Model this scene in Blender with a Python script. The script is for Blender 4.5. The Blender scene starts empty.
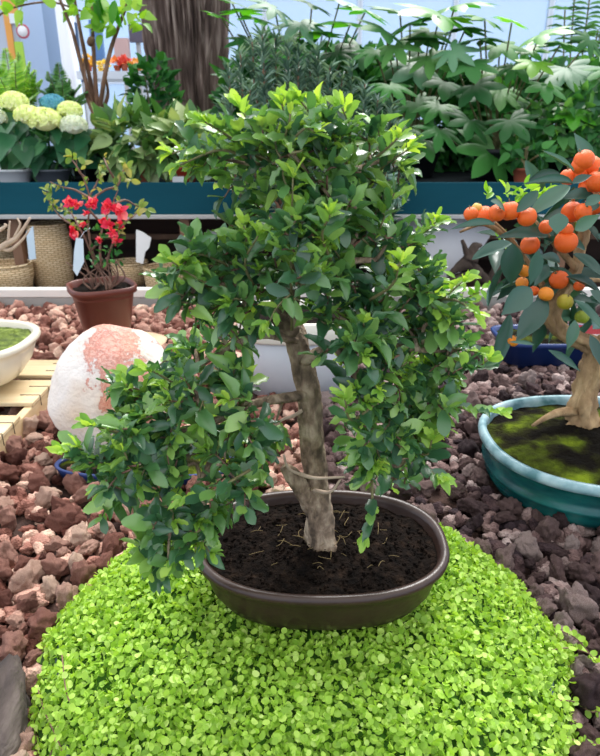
import bpy, math, random
import numpy as np
from mathutils import Vector, noise
random.seed(7); RG = np.random.default_rng(7)
C = bpy.context.scene.collection
PI = math.pi
# ------------------------------------------------------------------ camera
PITCH = math.radians(22); FPX = 620.0; CH = 0.74
CP, SP = math.cos(PITCH), math.sin(PITCH)
def W(px, py, Y):
    "point of the place seen at a photo pixel, Y metres in front of the camera"
    u, v = (px-300)/FPX, (py-378)/FPX
    t = Y/(CP - v*SP)
    return np.array([u*t, Y, CH - t*(SP + v*CP)])
def G(px, py, z=0.0):
    "point at height z seen at a photo pixel"
    u, v = (px-300)/FPX, (py-378)/FPX
    t = (CH-z)/(SP + v*CP)
    return np.array([u*t, t*(CP - v*SP), z])
cam = bpy.data.objects.new('camera', bpy.data.cameras.new('camera')); C.objects.link(cam)
cam.location = (0, 0, CH); cam.rotation_euler = (PI/2 - PITCH, 0, 0)
cam.data.sensor_width = 36; cam.data.lens = FPX/756*36
cam.data.clip_start = .02; cam.data.clip_end = 100
cam.data.dof.use_dof = True; cam.data.dof.focus_distance = 0.90
cam.data.dof.aperture_fstop = (cam.data.lens/1000)/0.0030
bpy.context.scene.camera = cam

# ------------------------------------------------------------------ materials
def hexc(h):
    h = h.lstrip('#'); v = [int(h[i:i+2], 16)/255 for i in (0, 2, 4)]
    return tuple((c/12.92 if c <= .04045 else ((c+.055)/1.055)**2.4) for c in v) + (1,)
def newmat(name):
    m = bpy.data.materials.new(name); m.use_nodes = True
    nt = m.node_tree; b = nt.nodes['Principled BSDF']
    return m, nt, b
def ramp(nt, stops, interp='LINEAR'):
    r = nt.nodes.new('ShaderNodeValToRGB'); r.color_ramp.interpolation = interp
    e = r.color_ramp.elements
    e[0].position, e[0].color = stops[0][0], hexc(stops[0][1])
    e[1].position, e[1].color = stops[-1][0], hexc(stops[-1][1])
    for p, c in stops[1:-1]:
        n = e.new(p); n.color = hexc(c)
    return r
def noise_mat(name, stops, scale=20, detail=5, rough=.7, bump=0.0, bscale=None, stretch=(1,1,1), metallic=0, spec=.5, rotz=0):
    m, nt, b = newmat(name); L = nt.links
    tc = nt.nodes.new('ShaderNodeTexCoord'); mp = nt.nodes.new('ShaderNodeMapping')
    mp.inputs['Scale'].default_value = stretch; mp.inputs['Rotation'].default_value = (0,0,rotz)
    L.new(tc.outputs['Object'], mp.inputs['Vector'])
    n = nt.nodes.new('ShaderNodeTexNoise'); n.inputs['Scale'].default_value = scale; n.inputs['Detail'].default_value = detail
    L.new(mp.outputs[0], n.inputs['Vector'])
    r = ramp(nt, stops); L.new(n.outputs['Fac'], r.inputs[0]); L.new(r.outputs[0], b.inputs['Base Color'])
    b.inputs['Roughness'].default_value = rough; b.inputs['Metallic'].default_value = metallic
    b.inputs['Specular IOR Level'].default_value = spec
    if bump:
        n2 = nt.nodes.new('ShaderNodeTexNoise'); n2.inputs['Scale'].default_value = bscale or scale*3; n2.inputs['Detail'].default_value = 6
        L.new(mp.outputs[0], n2.inputs['Vector'])
        bp = nt.nodes.new('ShaderNodeBump'); bp.inputs['Strength'].default_value = bump; bp.inputs['Distance'].default_value = .01
        L.new(n2.outputs['Fac'], bp.inputs['Height']); L.new(bp.outputs[0], b.inputs['Normal'])
    return m
def plain(name, col, rough=.6, metallic=0, spec=.5):
    m, nt, b = newmat(name); b.inputs['Base Color'].default_value = hexc(col)
    b.inputs['Roughness'].default_value = rough; b.inputs['Metallic'].default_value = metallic
    b.inputs['Specular IOR Level'].default_value = spec
    return m
def leaf_mat(name, stops, rough=.35, trans=.3, spec=.5, coat=0):
    m, nt, b = newmat(name); L = nt.links
    g = nt.nodes.new('ShaderNodeNewGeometry')
    r = ramp(nt, stops); L.new(g.outputs['Random Per Island'], r.inputs[0])
    L.new(r.outputs[0], b.inputs['Base Color']); b.inputs['Roughness'].default_value = rough
    b.inputs['Specular IOR Level'].default_value = spec
    b.inputs['Coat Weight'].default_value = coat; b.inputs['Coat Roughness'].default_value = .28
    t = nt.nodes.new('ShaderNodeBsdfTranslucent')
    mx = nt.nodes.new('ShaderNodeMixRGB'); mx.blend_type = 'MULTIPLY'; mx.inputs[0].default_value = 1
    L.new(r.outputs[0], mx.inputs[1]); mx.inputs[2].default_value = (1.6, 1.5, .6, 1)
    L.new(mx.outputs[0], t.inputs['Color'])
    s = nt.nodes.new('ShaderNodeMixShader'); s.inputs[0].default_value = trans
    L.new(b.outputs[0], s.inputs[1]); L.new(t.outputs[0], s.inputs[2])
    L.new(s.outputs[0], nt.nodes['Material Output'].inputs['Surface'])
    return m
def rock_mat(name, stops, per='Object'):
    m, nt, b = newmat(name); L = nt.links
    if per == 'Object':
        g = nt.nodes.new('ShaderNodeObjectInfo'); src = g.outputs['Random']
    else:
        g = nt.nodes.new('ShaderNodeNewGeometry'); src = g.outputs['Random Per Island']
    tc = nt.nodes.new('ShaderNodeTexCoord')
    n = nt.nodes.new('ShaderNodeTexNoise'); n.inputs['Scale'].default_value = 30; n.inputs['Detail'].default_value = 6
    L.new(tc.outputs['Object'], n.inputs['Vector'])
    ma = nt.nodes.new('ShaderNodeMath'); ma.operation = 'MULTIPLY_ADD'; L.new(n.outputs['Fac'], ma.inputs[0]); ma.inputs[1].default_value = .9; 
    sub = nt.nodes.new('ShaderNodeMath'); sub.operation = 'SUBTRACT'; L.new(src, sub.inputs[0]); sub.inputs[1].default_value = .45
    L.new(sub.outputs[0], ma.inputs[2])
    r = ramp(nt, stops); L.new(ma.outputs[0], r.inputs[0]); L.new(r.outputs[0], b.inputs['Base Color'])
    b.inputs['Roughness'].default_value = .9; b.inputs['Specular IOR Level'].default_value = .25
    v = nt.nodes.new('ShaderNodeTexVoronoi'); v.inputs['Scale'].default_value = 230
    L.new(tc.outputs['Object'], v.inputs['Vector'])
    n2 = nt.nodes.new('ShaderNodeTexNoise'); n2.inputs['Scale'].default_value = 140; n2.inputs['Detail'].default_value = 4
    L.new(tc.outputs['Object'], n2.inputs['Vector'])
    ad = nt.nodes.new('ShaderNodeMath'); ad.operation = 'ADD'; L.new(v.outputs['Distance'], ad.inputs[0]); L.new(n2.outputs['Fac'], ad.inputs[1])
    bp = nt.nodes.new('ShaderNodeBump'); bp.inputs['Strength'].default_value = .8; bp.inputs['Distance'].default_value = .003
    L.new(ad.outputs[0], bp.inputs['Height']); L.new(bp.outputs[0], b.inputs['Normal'])
    return m
RED = [(0,'#5a352d'),(.3,'#8a5b4f'),(.55,'#ad7f71'),(.8,'#caa190'),(1,'#e6c6b0')]
GRY = [(0,'#30252a'),(.3,'#513e3e'),(.55,'#725b58'),(.8,'#907a76'),(1,'#ac9a96')]
M = dict(
 lava_red=rock_mat('lava_red', RED), lava_grey=rock_mat('lava_grey', GRY),
 lava_red_s=rock_mat('lava_red_gravel', RED, 'I'), lava_grey_s=rock_mat('lava_grey_gravel', GRY, 'I'),
 bed=noise_mat('bed_grit', [(.3,'#2c1e1a'),(.6,'#4c362f'),(.8,'#5e463d')], 60, rough=1, bump=.6),
 soil=noise_mat('potting_soil', [(.3,'#0b0807'),(.55,'#1b1410'),(.8,'#33271f')], 70, rough=1, bump=1, bscale=180,spec=.1),
 moss=noise_mat('mossy_soil', [(.44,'#120f0a'),(.52,'#25250f'),(.60,'#465216'),(.72,'#7c8f22')], 11, rough=1, bump=1, bscale=150,spec=.1,detail=9),
 moss_bright=noise_mat('moss_cushion', [(.3,'#3b4a1e'),(.55,'#66782f'),(.75,'#93a24a')], 40, rough=1, bump=1, bscale=120),
 brown_pot=noise_mat('brown_glaze', [(.3,'#2a1c17'),(.7,'#3d2b24')], 12, rough=.36, bump=.15, bscale=40),
 teal_pot=noise_mat('teal_glaze', [(.3,'#08363b'),(.5,'#0f4a4c'),(.7,'#1c6a66')], 9, rough=.25, bump=.12, bscale=25, stretch=(1,1,3)),
 teal_rim=noise_mat('pale_teal_glaze', [(.35,'#4c7880'),(.5,'#86a8b0'),(.7,'#aec4ca')], 22, rough=.3),
 cream=noise_mat('cream_glaze', [(.3,'#d6d0bc'),(.7,'#e9e4d4')], 6, rough=.25),
 blue_pot=plain('blue_glaze', '#20386f', .3), white_pot_shaded=noise_mat('white_glaze_shaded',[(.3,'#b9bfca'),(.7,'#cfd3da')],4,rough=.35),
 cream_band=plain('cream_band','#dcd9cf',.4),
 brown_plastic=noise_mat('brown_plastic', [(.3,'#5a2a20'),(.7,'#71382b')], 8, rough=.4),
 terracotta=noise_mat('terracotta', [(.3,'#8e4630'),(.7,'#a95a40')], 10, rough=.8),
 red_plastic=plain('red_plastic','#a23b28',.45), black_plastic=plain('black_plastic','#15171c',.45),
 grey_plastic=plain('grey_plastic','#555b62',.5), white_plastic=plain('white_plastic','#e8e9ea',.5),
 tray=plain('blue_grey_tray','#4f6476',.5),
 wood=noise_mat('pale_pine', [(.3,'#c9ae84'),(.5,'#dcc59c'),(.7,'#e8d7b4')], 14, rough=.7, bump=.15, stretch=(1,.12,1), bscale=60),
 wood_x=noise_mat('pale_pine_slat', [(.3,'#c9ae84'),(.5,'#dcc59c'),(.7,'#e8d7b4')], 14, rough=.7, bump=.15, stretch=(.12,1,1), bscale=60),
 staple=plain('dark_staple','#3d3532',.4,.8),
 board=noise_mat('teal_painted_board', [(.3,'#0c4250'),(.7,'#114d5c')], 5, rough=.8, stretch=(.3,1,1),spec=.15),
 alu=plain('aluminium','#b8b8b6',.45,.6), rail=plain('white_rail','#e4e0da',.5), greyboard=noise_mat('grey_board',[(.3,'#8b8a88'),(.7,'#a3a19d')],8,rough=.7,stretch=(.2,1,1)),
 darkwood=noise_mat('dark_shelf', [(.3,'#2c1d17'),(.7,'#4a3228')], 9, rough=.8, stretch=(.2,1,1)),
 postwood=noise_mat('post_wood', [(.3,'#6d4e3b'),(.7,'#8d6b53')], 12, rough=.7, stretch=(1,1,.2)),
 paper=plain('white_paper','#e9e8e6',.8), bluepaper=plain('pale_blue_tag','#c8dcea',.6),
 bark=noise_mat('bonsai_bark', [(.36,'#56483a'),(.5,'#8c7762'),(.64,'#b8a48c')], 60, rough=.85, bump=.8, bscale=120, stretch=(1,1,.6)),
 twig=plain('green_brown_twig','#6f6a45',.6), redtwig=noise_mat('reddish_twig',[(.3,'#5d4238'),(.7,'#8b6a58')],30,rough=.7),
 citrus_bark=noise_mat('citrus_bark', [(.3,'#7b6146'),(.5,'#a2845f'),(.7,'#c3a67d')], 30, rough=.85, bump=.8, bscale=90, stretch=(1,1,.4)),
 palebark=noise_mat('pale_bark',[(.3,'#a48f7d'),(.7,'#cdb8a2')],25,rough=.8),
 oldbark=noise_mat('old_bark', [(.3,'#382e2b'),(.5,'#6c5b54'),(.7,'#a5948a')], 22, rough=.95, bump=1, bscale=40, stretch=(1,1,.12),spec=.1),
 cane=noise_mat('cane_stem',[(.3,'#5a4030'),(.7,'#86624a')],20,rough=.7),
 leaf=leaf_mat('bonsai_leaf', [(0,'#315b42'),(.3,'#45744f'),(.6,'#5d8d50'),(.85,'#7daa58'),(1,'#9dc466')], .34, .30, .8, .35),
 young=leaf_mat('bonsai_young_leaf', [(0,'#6f9f42'),(.5,'#92bd52'),(1,'#bcdc62')], .4, .35),
 cover=leaf_mat('creeping_leaf', [(0,'#7ba238'),(.4,'#9bc348'),(.8,'#b3d65c'),(1,'#d0ea88')], .5, .3, .35),
 cover_base=noise_mat('creeping_mat_base',[(.3,'#1c3a08'),(.7,'#3a6a10')],60,rough=1),
 citrus_leaf=leaf_mat('citrus_leaf', [(0,'#1f4038'),(.4,'#2c5246'),(.8,'#3e685a'),(1,'#547a64')], .32, .12, .6),
 needle=leaf_mat('needle_leaf', [(0,'#3a5a4e'),(.5,'#5e8272'),(1,'#98b8a8')], .45, .15),
 dark_leaf=leaf_mat('dark_leaf', [(0,'#1a4a22'),(.5,'#2c6a30'),(1,'#4a8c40')], .5, .2,.25),
 mid_leaf=leaf_mat('mid_leaf', [(0,'#2c5e34'),(.5,'#447f42'),(1,'#6ca258')], .55, .3,.25),
 lime_leaf=leaf_mat('lime_leaf', [(0,'#5d9a24'),(.5,'#86bb3c'),(1,'#b2d862')], .45, .4),
 bright_leaf=leaf_mat('bright_leaf', [(0,'#3f9020'),(.5,'#57a828'),(1,'#78c238')], .4, .4),
 pale_leaf=leaf_mat('pale_leaf', [(0,'#4f7f5c'),(.5,'#6c9a76'),(1,'#86b08c')], .5, .2, .3),
 varieg=leaf_mat('variegated_leaf', [(0,'#3d6b34'),(.4,'#5e8a48'),(.8,'#93ae6c'),(1,'#c2cf98')], .4, .2),
 hyd_leaf=leaf_mat('hydrangea_leaf', [(0,'#1f5134'),(.6,'#357049'),(1,'#5b9160')], .35, .15),
 petal_lime=leaf_mat('lime_petal', [(0,'#dcea98'),(.5,'#eef6b8'),(1,'#fcffdc')], .6, .2),
 petal_white=leaf_mat('white_petal', [(0,'#cfdccb'),(1,'#eef2e6')], .6, .2),
 petal_blue=leaf_mat('blue_petal', [(0,'#4fa3c6'),(1,'#7fc4de')], .6, .2),
 red_petal=leaf_mat('red_petal', [(0,'#cc2650'),(.6,'#e24a70'),(1,'#f4909e')], .6, .35,.2),
 quince_leaf=leaf_mat('quince_leaf', [(0,'#587a30'),(.5,'#7f9a44'),(1,'#b0a866')], .5, .3),
 stone_beige=noise_mat('beige_stone',[(.3,'#c4a684'),(.7,'#dcc4a4')],12,rough=.8,bump=.3),
 stone_pale=noise_mat('pale_stone',[(.3,'#cdc6b8'),(.7,'#e2ddd2')],12,rough=.8,bump=.2),
 greyrock=noise_mat('grey_weathered_rock',[(.3,'#2c2523'),(.5,'#4c423f'),(.7,'#756a66')],25,rough=.9,bump=1,bscale=60,stretch=(1,.3,1)),
 driftwood=noise_mat('dark_driftwood',[(.3,'#2a211c'),(.7,'#4d4038')],20,rough=.9,bump=.5),
 straw=plain('dry_straw','#7d6b45',.9),
)
def fruit_mat():
    m, nt, b = newmat('citrus_peel'); L = nt.links
    oi = nt.nodes.new('ShaderNodeObjectInfo')
    L.new(oi.outputs['Color'], b.inputs['Base Color'])
    b.inputs['Roughness'].default_value = .45; b.inputs['Subsurface Weight'].default_value = .1
    b.inputs['Subsurface Radius'].default_value = (.01,.004,.001)
    tc = nt.nodes.new('ShaderNodeTexCoord'); n = nt.nodes.new('ShaderNodeTexNoise'); n.inputs['Scale'].default_value = 260
    L.new(tc.outputs['Object'], n.inputs['Vector'])
    bp = nt.nodes.new('ShaderNodeBump'); bp.inputs['Strength'].default_value = .35; bp.inputs['Distance'].default_value = .002
    L.new(n.outputs['Fac'], bp.inputs['Height']); L.new(bp.outputs[0], b.inputs['Normal'])
    return m
M['fruit'] = fruit_mat()
def boulder_mat():
    m, nt, b = newmat('red_veined_quartz'); L = nt.links
    tc = nt.nodes.new('ShaderNodeTexCoord')
    sx = nt.nodes.new('ShaderNodeSeparateXYZ'); L.new(tc.outputs['Object'], sx.inputs[0])
    n = nt.nodes.new('ShaderNodeTexNoise'); n.inputs['Scale'].default_value = 17; n.inputs['Detail'].default_value = 9; n.inputs['Roughness'].default_value=.72
    L.new(tc.outputs['Object'], n.inputs['Vector'])
    # the red patch: an oblique band across the upper right of the stone
    def ma(op, a, c=None, v=None):
        x = nt.nodes.new('ShaderNodeMath'); x.operation = op
        L.new(a, x.inputs[0])
        if c is not None: L.new(c, x.inputs[1])
        if v is not None: x.inputs[1].default_value = v
        return x.outputs[0]
    d = ma('ADD', sx.outputs['X'], v=-.015)
    d = ma('ADD', d, ma('MULTIPLY', sx.outputs['Z'], v=.38))
    d = ma('ADD', d, v=-.045)
    d = ma('ABSOLUTE', d)
    d = ma('MULTIPLY', d, v=-9.0)
    d = ma('ADD', d, v=.98)
    d = ma('ADD', d, ma('MULTIPLY', ma('ADD', n.outputs['Fac'], v=-.5), v=3.4))
    cr = ramp(nt, [(0,'#e0dad6'),(.42,'#dad0cc'),(.49,'#b06c62'),(.55,'#dcaea0'),(.63,'#bb7468'),(.74,'#dcb4a6'),(.86,'#c27c6e'),(1,'#d8a494')])
    L.new(d, cr.inputs[0])
    n3 = nt.nodes.new('ShaderNodeTexNoise'); n3.inputs['Scale'].default_value = 5; L.new(tc.outputs['Object'], n3.inputs['Vector'])
    r3 = ramp(nt, [(.45,'#ffffff'),(.75,'#e6c9a0')]); L.new(n3.outputs['Fac'], r3.inputs[0])
    mx = nt.nodes.new('ShaderNodeMixRGB'); mx.blend_type='MULTIPLY'; mx.inputs[0].default_value=1
    L.new(cr.outputs[0], mx.inputs[1]); L.new(r3.outputs[0], mx.inputs[2]); L.new(mx.outputs[0], b.inputs['Base Color'])
    b.inputs['Roughness'].default_value=.65
    n2 = nt.nodes.new('ShaderNodeTexNoise'); n2.inputs['Scale'].default_value = 90; n2.inputs['Detail'].default_value=8
    L.new(tc.outputs['Object'], n2.inputs['Vector'])
    bp = nt.nodes.new('ShaderNodeBump'); bp.inputs['Strength'].default_value=.7; bp.inputs['Distance'].default_value=.006
    L.new(n2.outputs['Fac'], bp.inputs['Height']); L.new(bp.outputs[0], b.inputs['Normal'])
    return m
M['boulder'] = boulder_mat()
def weave_mat():
    m, nt, b = newmat('woven_wicker'); L = nt.links
    tc = nt.nodes.new('ShaderNodeTexCoord')
    br = nt.nodes.new('ShaderNodeTexBrick'); br.inputs['Scale'].default_value = 1
    br.inputs['Brick Width'].default_value=.03; br.inputs['Row Height'].default_value=.011; br.inputs['Mortar Size'].default_value=.0025
    br.inputs['Color1'].default_value=hexc('#f0dab4'); br.inputs['Color2'].default_value=hexc('#e0c49a'); br.inputs['Mortar'].default_value=hexc('#b4946a')
    mp = nt.nodes.new('ShaderNodeMapping'); mp.inputs['Rotation'].default_value=(PI/2,0,0)
    L.new(tc.outputs['Object'], mp.inputs[0]); L.new(mp.outputs[0], br.inputs['Vector'])
    L.new(br.outputs['Color'], b.inputs['Base Color']); b.inputs['Roughness'].default_value=.8
    bp = nt.nodes.new('ShaderNodeBump'); bp.inputs['Strength'].default_value=.8; bp.inputs['Distance'].default_value=.004; bp.invert=True
    L.new(br.outputs['Fac'], bp.inputs['Height']); L.new(bp.outputs[0], b.inputs['Normal'])
    return m
M['wicker'] = weave_mat()

# ------------------------------------------------------------------ mesh helpers
class MB:
    def __init__(s): s.V=[]; s.Q=[]; s.T=[]; s.n=0
    def add(s, V, Q=None, T=None):
        V = np.asarray(V, float).reshape(-1,3)
        if Q is not None and len(Q): s.Q.append(np.asarray(Q,int).reshape(-1,4)+s.n)
        if T is not None and len(T): s.T.append(np.asarray(T,int).reshape(-1,3)+s.n)
        s.V.append(V); s.n += len(V)
        return s
    def mesh(s, name, mat, origin=(0,0,0), smooth=True):
        V = np.concatenate(s.V) - np.asarray(origin, float)
        Q = np.concatenate(s.Q) if s.Q else np.zeros((0,4),int); T = np.concatenate(s.T) if s.T else np.zeros((0,3),int)
        me = bpy.data.meshes.new(name)
        me.vertices.add(len(V)); me.vertices.foreach_set('co', V.astype(np.float32).ravel())
        me.loops.add(Q.size+T.size); me.loops.foreach_set('vertex_index', np.concatenate([Q.ravel(), T.ravel()]).astype(np.int32))
        me.polygons.add(len(Q)+len(T))
        tot = np.concatenate([np.full(len(Q),4), np.full(len(T),3)]).astype(np.int32)
        me.polygons.foreach_set('loop_start', np.concatenate([[0], np.cumsum(tot)[:-1]]).astype(np.int32))
        me.polygons.foreach_set('use_smooth', np.full(len(tot), smooth))
        me.update(calc_edges=True); me.validate()
        me.materials.append(mat)
        return me
def wloc(o):
    v = np.zeros(3)
    while o is not None: v += np.array(o.location); o = o.parent
    return v
def obj(name, mb, mat, parent=None, smooth=True, origin=None, label=None, kind=None):
    base = wloc(parent) if parent is not None else np.zeros(3)
    org = np.array(origin, float) if origin is not None else base
    me = mb.mesh(name, mat, org, smooth)
    o = bpy.data.objects.new(name, me); C.objects.link(o); o.parent = parent
    o.location = org - base
    if label: o['label'] = label
    if kind: o['kind'] = kind
    return o
def empty(name, loc, label, cat, group=None):
    o = bpy.data.objects.new(name, None); C.objects.link(o); o.location = loc; o.empty_display_size = .05
    o['label'] = label; o['category'] = cat
    if group: o['group'] = group
    return o
def tag(o, label, cat, group=None, kind=None):
    o['label'] = label; o['category'] = cat
    if group: o['group'] = group
    if kind: o['kind'] = kind
    return o
def struct(name, mb, mat, smooth=False, label=None):
    o = obj(name, mb, mat, smooth=smooth); o['kind'] = 'structure'
    if label: o['label'] = label
    return o
def box(mb, x0,x1,y0,y1,z0,z1, bev=0.0):
    x0,x1=min(x0,x1),max(x0,x1)
    if bev<=0:
        V=[(x0,y0,z0),(x1,y0,z0),(x1,y1,z0),(x0,y1,z0),(x0,y0,z1),(x1,y0,z1),(x1,y1,z1),(x0,y1,z1)]
        return mb.add(V,[(0,3,2,1),(4,5,6,7),(0,1,5,4),(1,2,6,5),(2,3,7,6),(3,0,4,7)])
    b=bev; a=[]
    for z,i in ((z0,b),(z0+b,0),(z1-b,0),(z1,b)):
        a.append([(x0+i+(b if i==0 else 0),y0+i,z),(x1-i-(b if i==0 else 0),y0+i,z),(x1-i,y0+i+(b if i==0 else 0),z),(x1-i,y1-i-(b if i==0 else 0),z),
                  (x1-i-(b if i==0 else 0),y1-i,z),(x0+i+(b if i==0 else 0),y1-i,z),(x0+i,y1-i-(b if i==0 else 0),z),(x0+i,y0+i+(b if i==0 else 0),z)])
    V=[p for r in a for p in r]; Q=[]
    for k in range(3):
        for j in range(8): Q.append((k*8+j,k*8+(j+1)%8,(k+1)*8+(j+1)%8,(k+1)*8+j))
    T=[(0,j+1,j) for j in range(1,7)]+[(24,24+j,25+j) for j in range(1,7)]
    return mb.add(V,Q,T)
def tube(mb, P, R, n=8, cap=True, bump=0.0, bf=20.0):
    P=np.asarray(P,float); k=len(P); R=np.full(k,R) if np.isscalar(R) else np.asarray(R,float)
    if len(R)!=k: R=np.interp(np.linspace(0,1,k),np.linspace(0,1,len(R)),R)
    T=np.gradient(P,axis=0); T/=np.linalg.norm(T,axis=1)[:,None]+1e-12
    up=np.array([0,0,1.]) if abs(T[0,2])<.9 else np.array([1.,0,0])
    A=np.cross(T[0],up); A/=np.linalg.norm(A); V=[]; a=np.arange(n)/n*2*PI
    for i in range(k):
        A=A-T[i]*A.dot(T[i]); A/=np.linalg.norm(A)+1e-12; B=np.cross(T[i],A)
        rr=np.full(n,R[i])
        if bump:
            for j in range(n):
                d=A*math.cos(a[j])+B*math.sin(a[j])
                rr[j]*=1+bump*noise.noise(Vector(P[i]*bf*.6+d*1.7))+bump*.5*noise.noise(Vector(P[i]*bf*2.2+d*4))
        V.append(P[i]+rr[:,None]*(np.cos(a)[:,None]*A+np.sin(a)[:,None]*B))
    V=np.concatenate(V); Q=[(i*n+j,i*n+(j+1)%n,(i+1)*n+(j+1)%n,(i+1)*n+j) for i in range(k-1) for j in range(n)]
    Tt=[]
    if cap:
        V=np.concatenate([V,[P[0],P[-1]]]); c0=k*n; c1=c0+1
        Tt=[(c0,(j+1)%n,j) for j in range(n)]+[(c1,(k-1)*n+j,(k-1)*n+(j+1)%n) for j in range(n)]
    mb.add(V,Q,Tt)
def smooth_path(pts, m=6):
    P=np.asarray(pts,float); k=len(P)
    if k<3: return np.array([P[0]+(P[-1]-P[0])*t for t in np.linspace(0,1,m+1)])
    E=np.concatenate([[2*P[0]-P[1]],P,[2*P[-1]-P[-2]]]); out=[]
    for i in range(1,k):
        p0,p1,p2,p3=E[i-1],E[i],E[i+1],E[i+2]
        for t in np.arange(m)/m:
            out.append(.5*((2*p1)+(-p0+p2)*t+(2*p0-5*p1+4*p2-p3)*t*t+(-p0+3*p1-3*p2+p3)*t**3))
    out.append(P[-1]); return np.array(out)
def ring(a,b,p,n,cx,cy,z):
    t=np.arange(n)/n*2*PI; c,s=np.cos(t),np.sin(t)
    return np.stack([cx+a*np.sign(c)*np.abs(c)**(2/p), cy+b*np.sign(s)*np.abs(s)**(2/p), np.full(n,z)],1)
def rotz_pts(V, cx, cy, a):
    V=np.array(V); c,s=math.cos(a),math.sin(a); x=V[:,0]-cx; y=V[:,1]-cy
    V[:,0]=cx+c*x-s*y; V[:,1]=cy+s*x+c*y; return V
def lathe(mb, cx, cy, prof, a, b, p=2.0, n=64, capb=True, capt=False, rot=0):
    "prof: list of (inset from a and b, z); superelliptic plan"
    V=np.concatenate([ring(max(a+d,1e-3),max(b+d,1e-3),p,n,cx,cy,z) for d,z in prof]); k=len(prof)
    Q=[(i*n+j,i*n+(j+1)%n,(i+1)*n+(j+1)%n,(i+1)*n+j) for i in range(k-1) for j in range(n)]; T=[]
    if capb:
        V=np.concatenate([V,[[cx,cy,prof[0][1]]]]); T+=[(len(V)-1,(j+1)%n,j) for j in range(n)]
    if capt:
        V=np.concatenate([V,[[cx,cy,prof[-1][1]]]]); T+=[(len(V)-1,(k-1)*n+j,(k-1)*n+(j+1)%n) for j in range(n)]
    if rot: V=rotz_pts(V,cx,cy,rot)
    mb.add(V,Q,T)
def soil_disc(mb, cx, cy, a, b, p, z, amp=.004, f=40, dome=.0, nr=26, n=96, rot=0):
    V=[[cx,cy,z+dome]]
    for i in range(1,nr+1):
        r=i/nr
        for q in ring(a*r,b*r,p,n,cx,cy,z):
            q[2]+=dome*(1-r*r)+amp*(noise.noise(Vector((q[0]*f,q[1]*f,3)))+.6*noise.noise(Vector((q[0]*f*2.7,q[1]*f*2.7,7)))); V.append(q)
    V=np.array(V)
    if rot: V=rotz_pts(V,cx,cy,rot)
    T=[(0,1+j,1+(j+1)%n) for j in range(n)]
    Q=[(1+i*n+j,1+(i+1)*n+j,1+(i+1)*n+(j+1)%n,1+i*n+(j+1)%n) for i in range(nr-1) for j in range(n)]
    mb.add(V,Q,T)
_ico={}
def ico(sub):
    if sub not in _ico:
        import bmesh
        bm=bmesh.new(); bmesh.ops.create_icosphere(bm,subdivisions=sub,radius=1); 
        V=np.array([v.co[:] for v in bm.verts]); T=np.array([[v.index for v in f.verts] for f in bm.faces]); bm.free(); _ico[sub]=(V,T)
    return _ico[sub]
def rot_rand(rg):
    q=rg.normal(size=4); q/=np.linalg.norm(q); w,x,y,z=q
    return np.array([[1-2*(y*y+z*z),2*(x*y-z*w),2*(x*z+y*w)],[2*(x*y+z*w),1-2*(x*x+z*z),2*(y*z-x*w)],[2*(x*z-y*w),2*(y*z+x*w),1-2*(x*x+y*y)]])
def lump(sub, seed, rough=.35, fine=.12, facets=5):
    V,T=ico(sub); rg=np.random.default_rng(seed); V=V.copy()
    for _ in range(facets):                       # chipped flat faces
        d=rg.normal(size=3); d/=np.linalg.norm(d); c=rg.uniform(.6,.85); h=V@d; k=h>c; V[k]-=np.outer(h[k]-c,d)*.85
    o=rg.uniform(0,90,3)
    for i,v in enumerate(V):
        f=1+rough*noise.noise(Vector(v*1.3+o))+fine*noise.noise(Vector(v*3.2+o))+fine*.5*noise.noise(Vector(v*7+o))-fine*.35*abs(noise.noise(Vector(v*13+o)))
        V[i]=v*f
    V*=np.array([1,rg.uniform(.65,.9),rg.uniform(.55,.8)])
    return V@rot_rand(rg).T, T
# ---- leaves
def leaf_tpl(shape='oval', rows=7, fold=.15, curl=.15, wav=0.0, ph=0.0):
    s=np.linspace(0,1,rows+1); s=.35*s+.65*(.5-.5*np.cos(PI*s))
    w={'oval':np.sin(PI*s**.92)**.68,'obov':np.sin(PI*s**1.3)**.62,'lance':np.sin(PI*s**.8)**1.0,'needle':np.minimum(1,np.minimum(s*8,(1-s)*3))*.9,
       'ovate':np.sin(PI*s**.6)**.9}[shape]
    w=np.maximum(w,.04); V=[]
    for i in range(rows+1):
        for c in (-1,0,1):
            ww=w[i]*.5*(1+wav*.5*math.sin(s[i]*22+ph+c))
            V.append((s[i], c*ww, fold*abs(c)*ww*2-curl*s[i]**2+ (wav*.25*math.sin(s[i]*17+ph+c*1.5)*abs(c))))
    Q=[(i*3+c,(i+1)*3+c,(i+1)*3+c+1,i*3+c+1) for i in range(rows) for c in (0,1)]
    return np.array(V),np.array(Q),None
def palm_tpl(lobes=7, spread=2.35, seed=0, cut=.45, droop=.25):
    rg=np.random.default_rng(seed); n=lobes*8; a=np.linspace(-spread,spread,n+1); k=(a+spread)/(2*spread)*lobes
    fr=k-np.floor(k); shape=(1-np.abs(2*fr-1))**.85; shape=np.where((k<=0)|(k>=lobes),0,shape)
    size=1-.38*np.abs(a/spread)**1.5
    r=size*(cut+(1-cut)*shape)
    V=[(0,0,0)]
    for q in (.33,.66,1.0):
        rr=r if q==1 else (q*(r*.6+size*.4))
        for i in range(n+1):
            ridge=.07*q*shape[i]
            V.append((rr[i]*math.cos(a[i]) if q<1 else r[i]*math.cos(a[i]), rr[i]*math.sin(a[i]) if q<1 else r[i]*math.sin(a[i]), ridge-droop*(q*r[i])**2))
    V=np.array(V); m=n+1
    T=[(0,1+i,2+i) for i in range(n)]; Q=[(1+j*m+i,1+(j+1)*m+i,1+(j+1)*m+i+1,1+j*m+i+1) for j in range(2) for i in range(n)]
    return V,np.array(Q),np.array(T)
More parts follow.
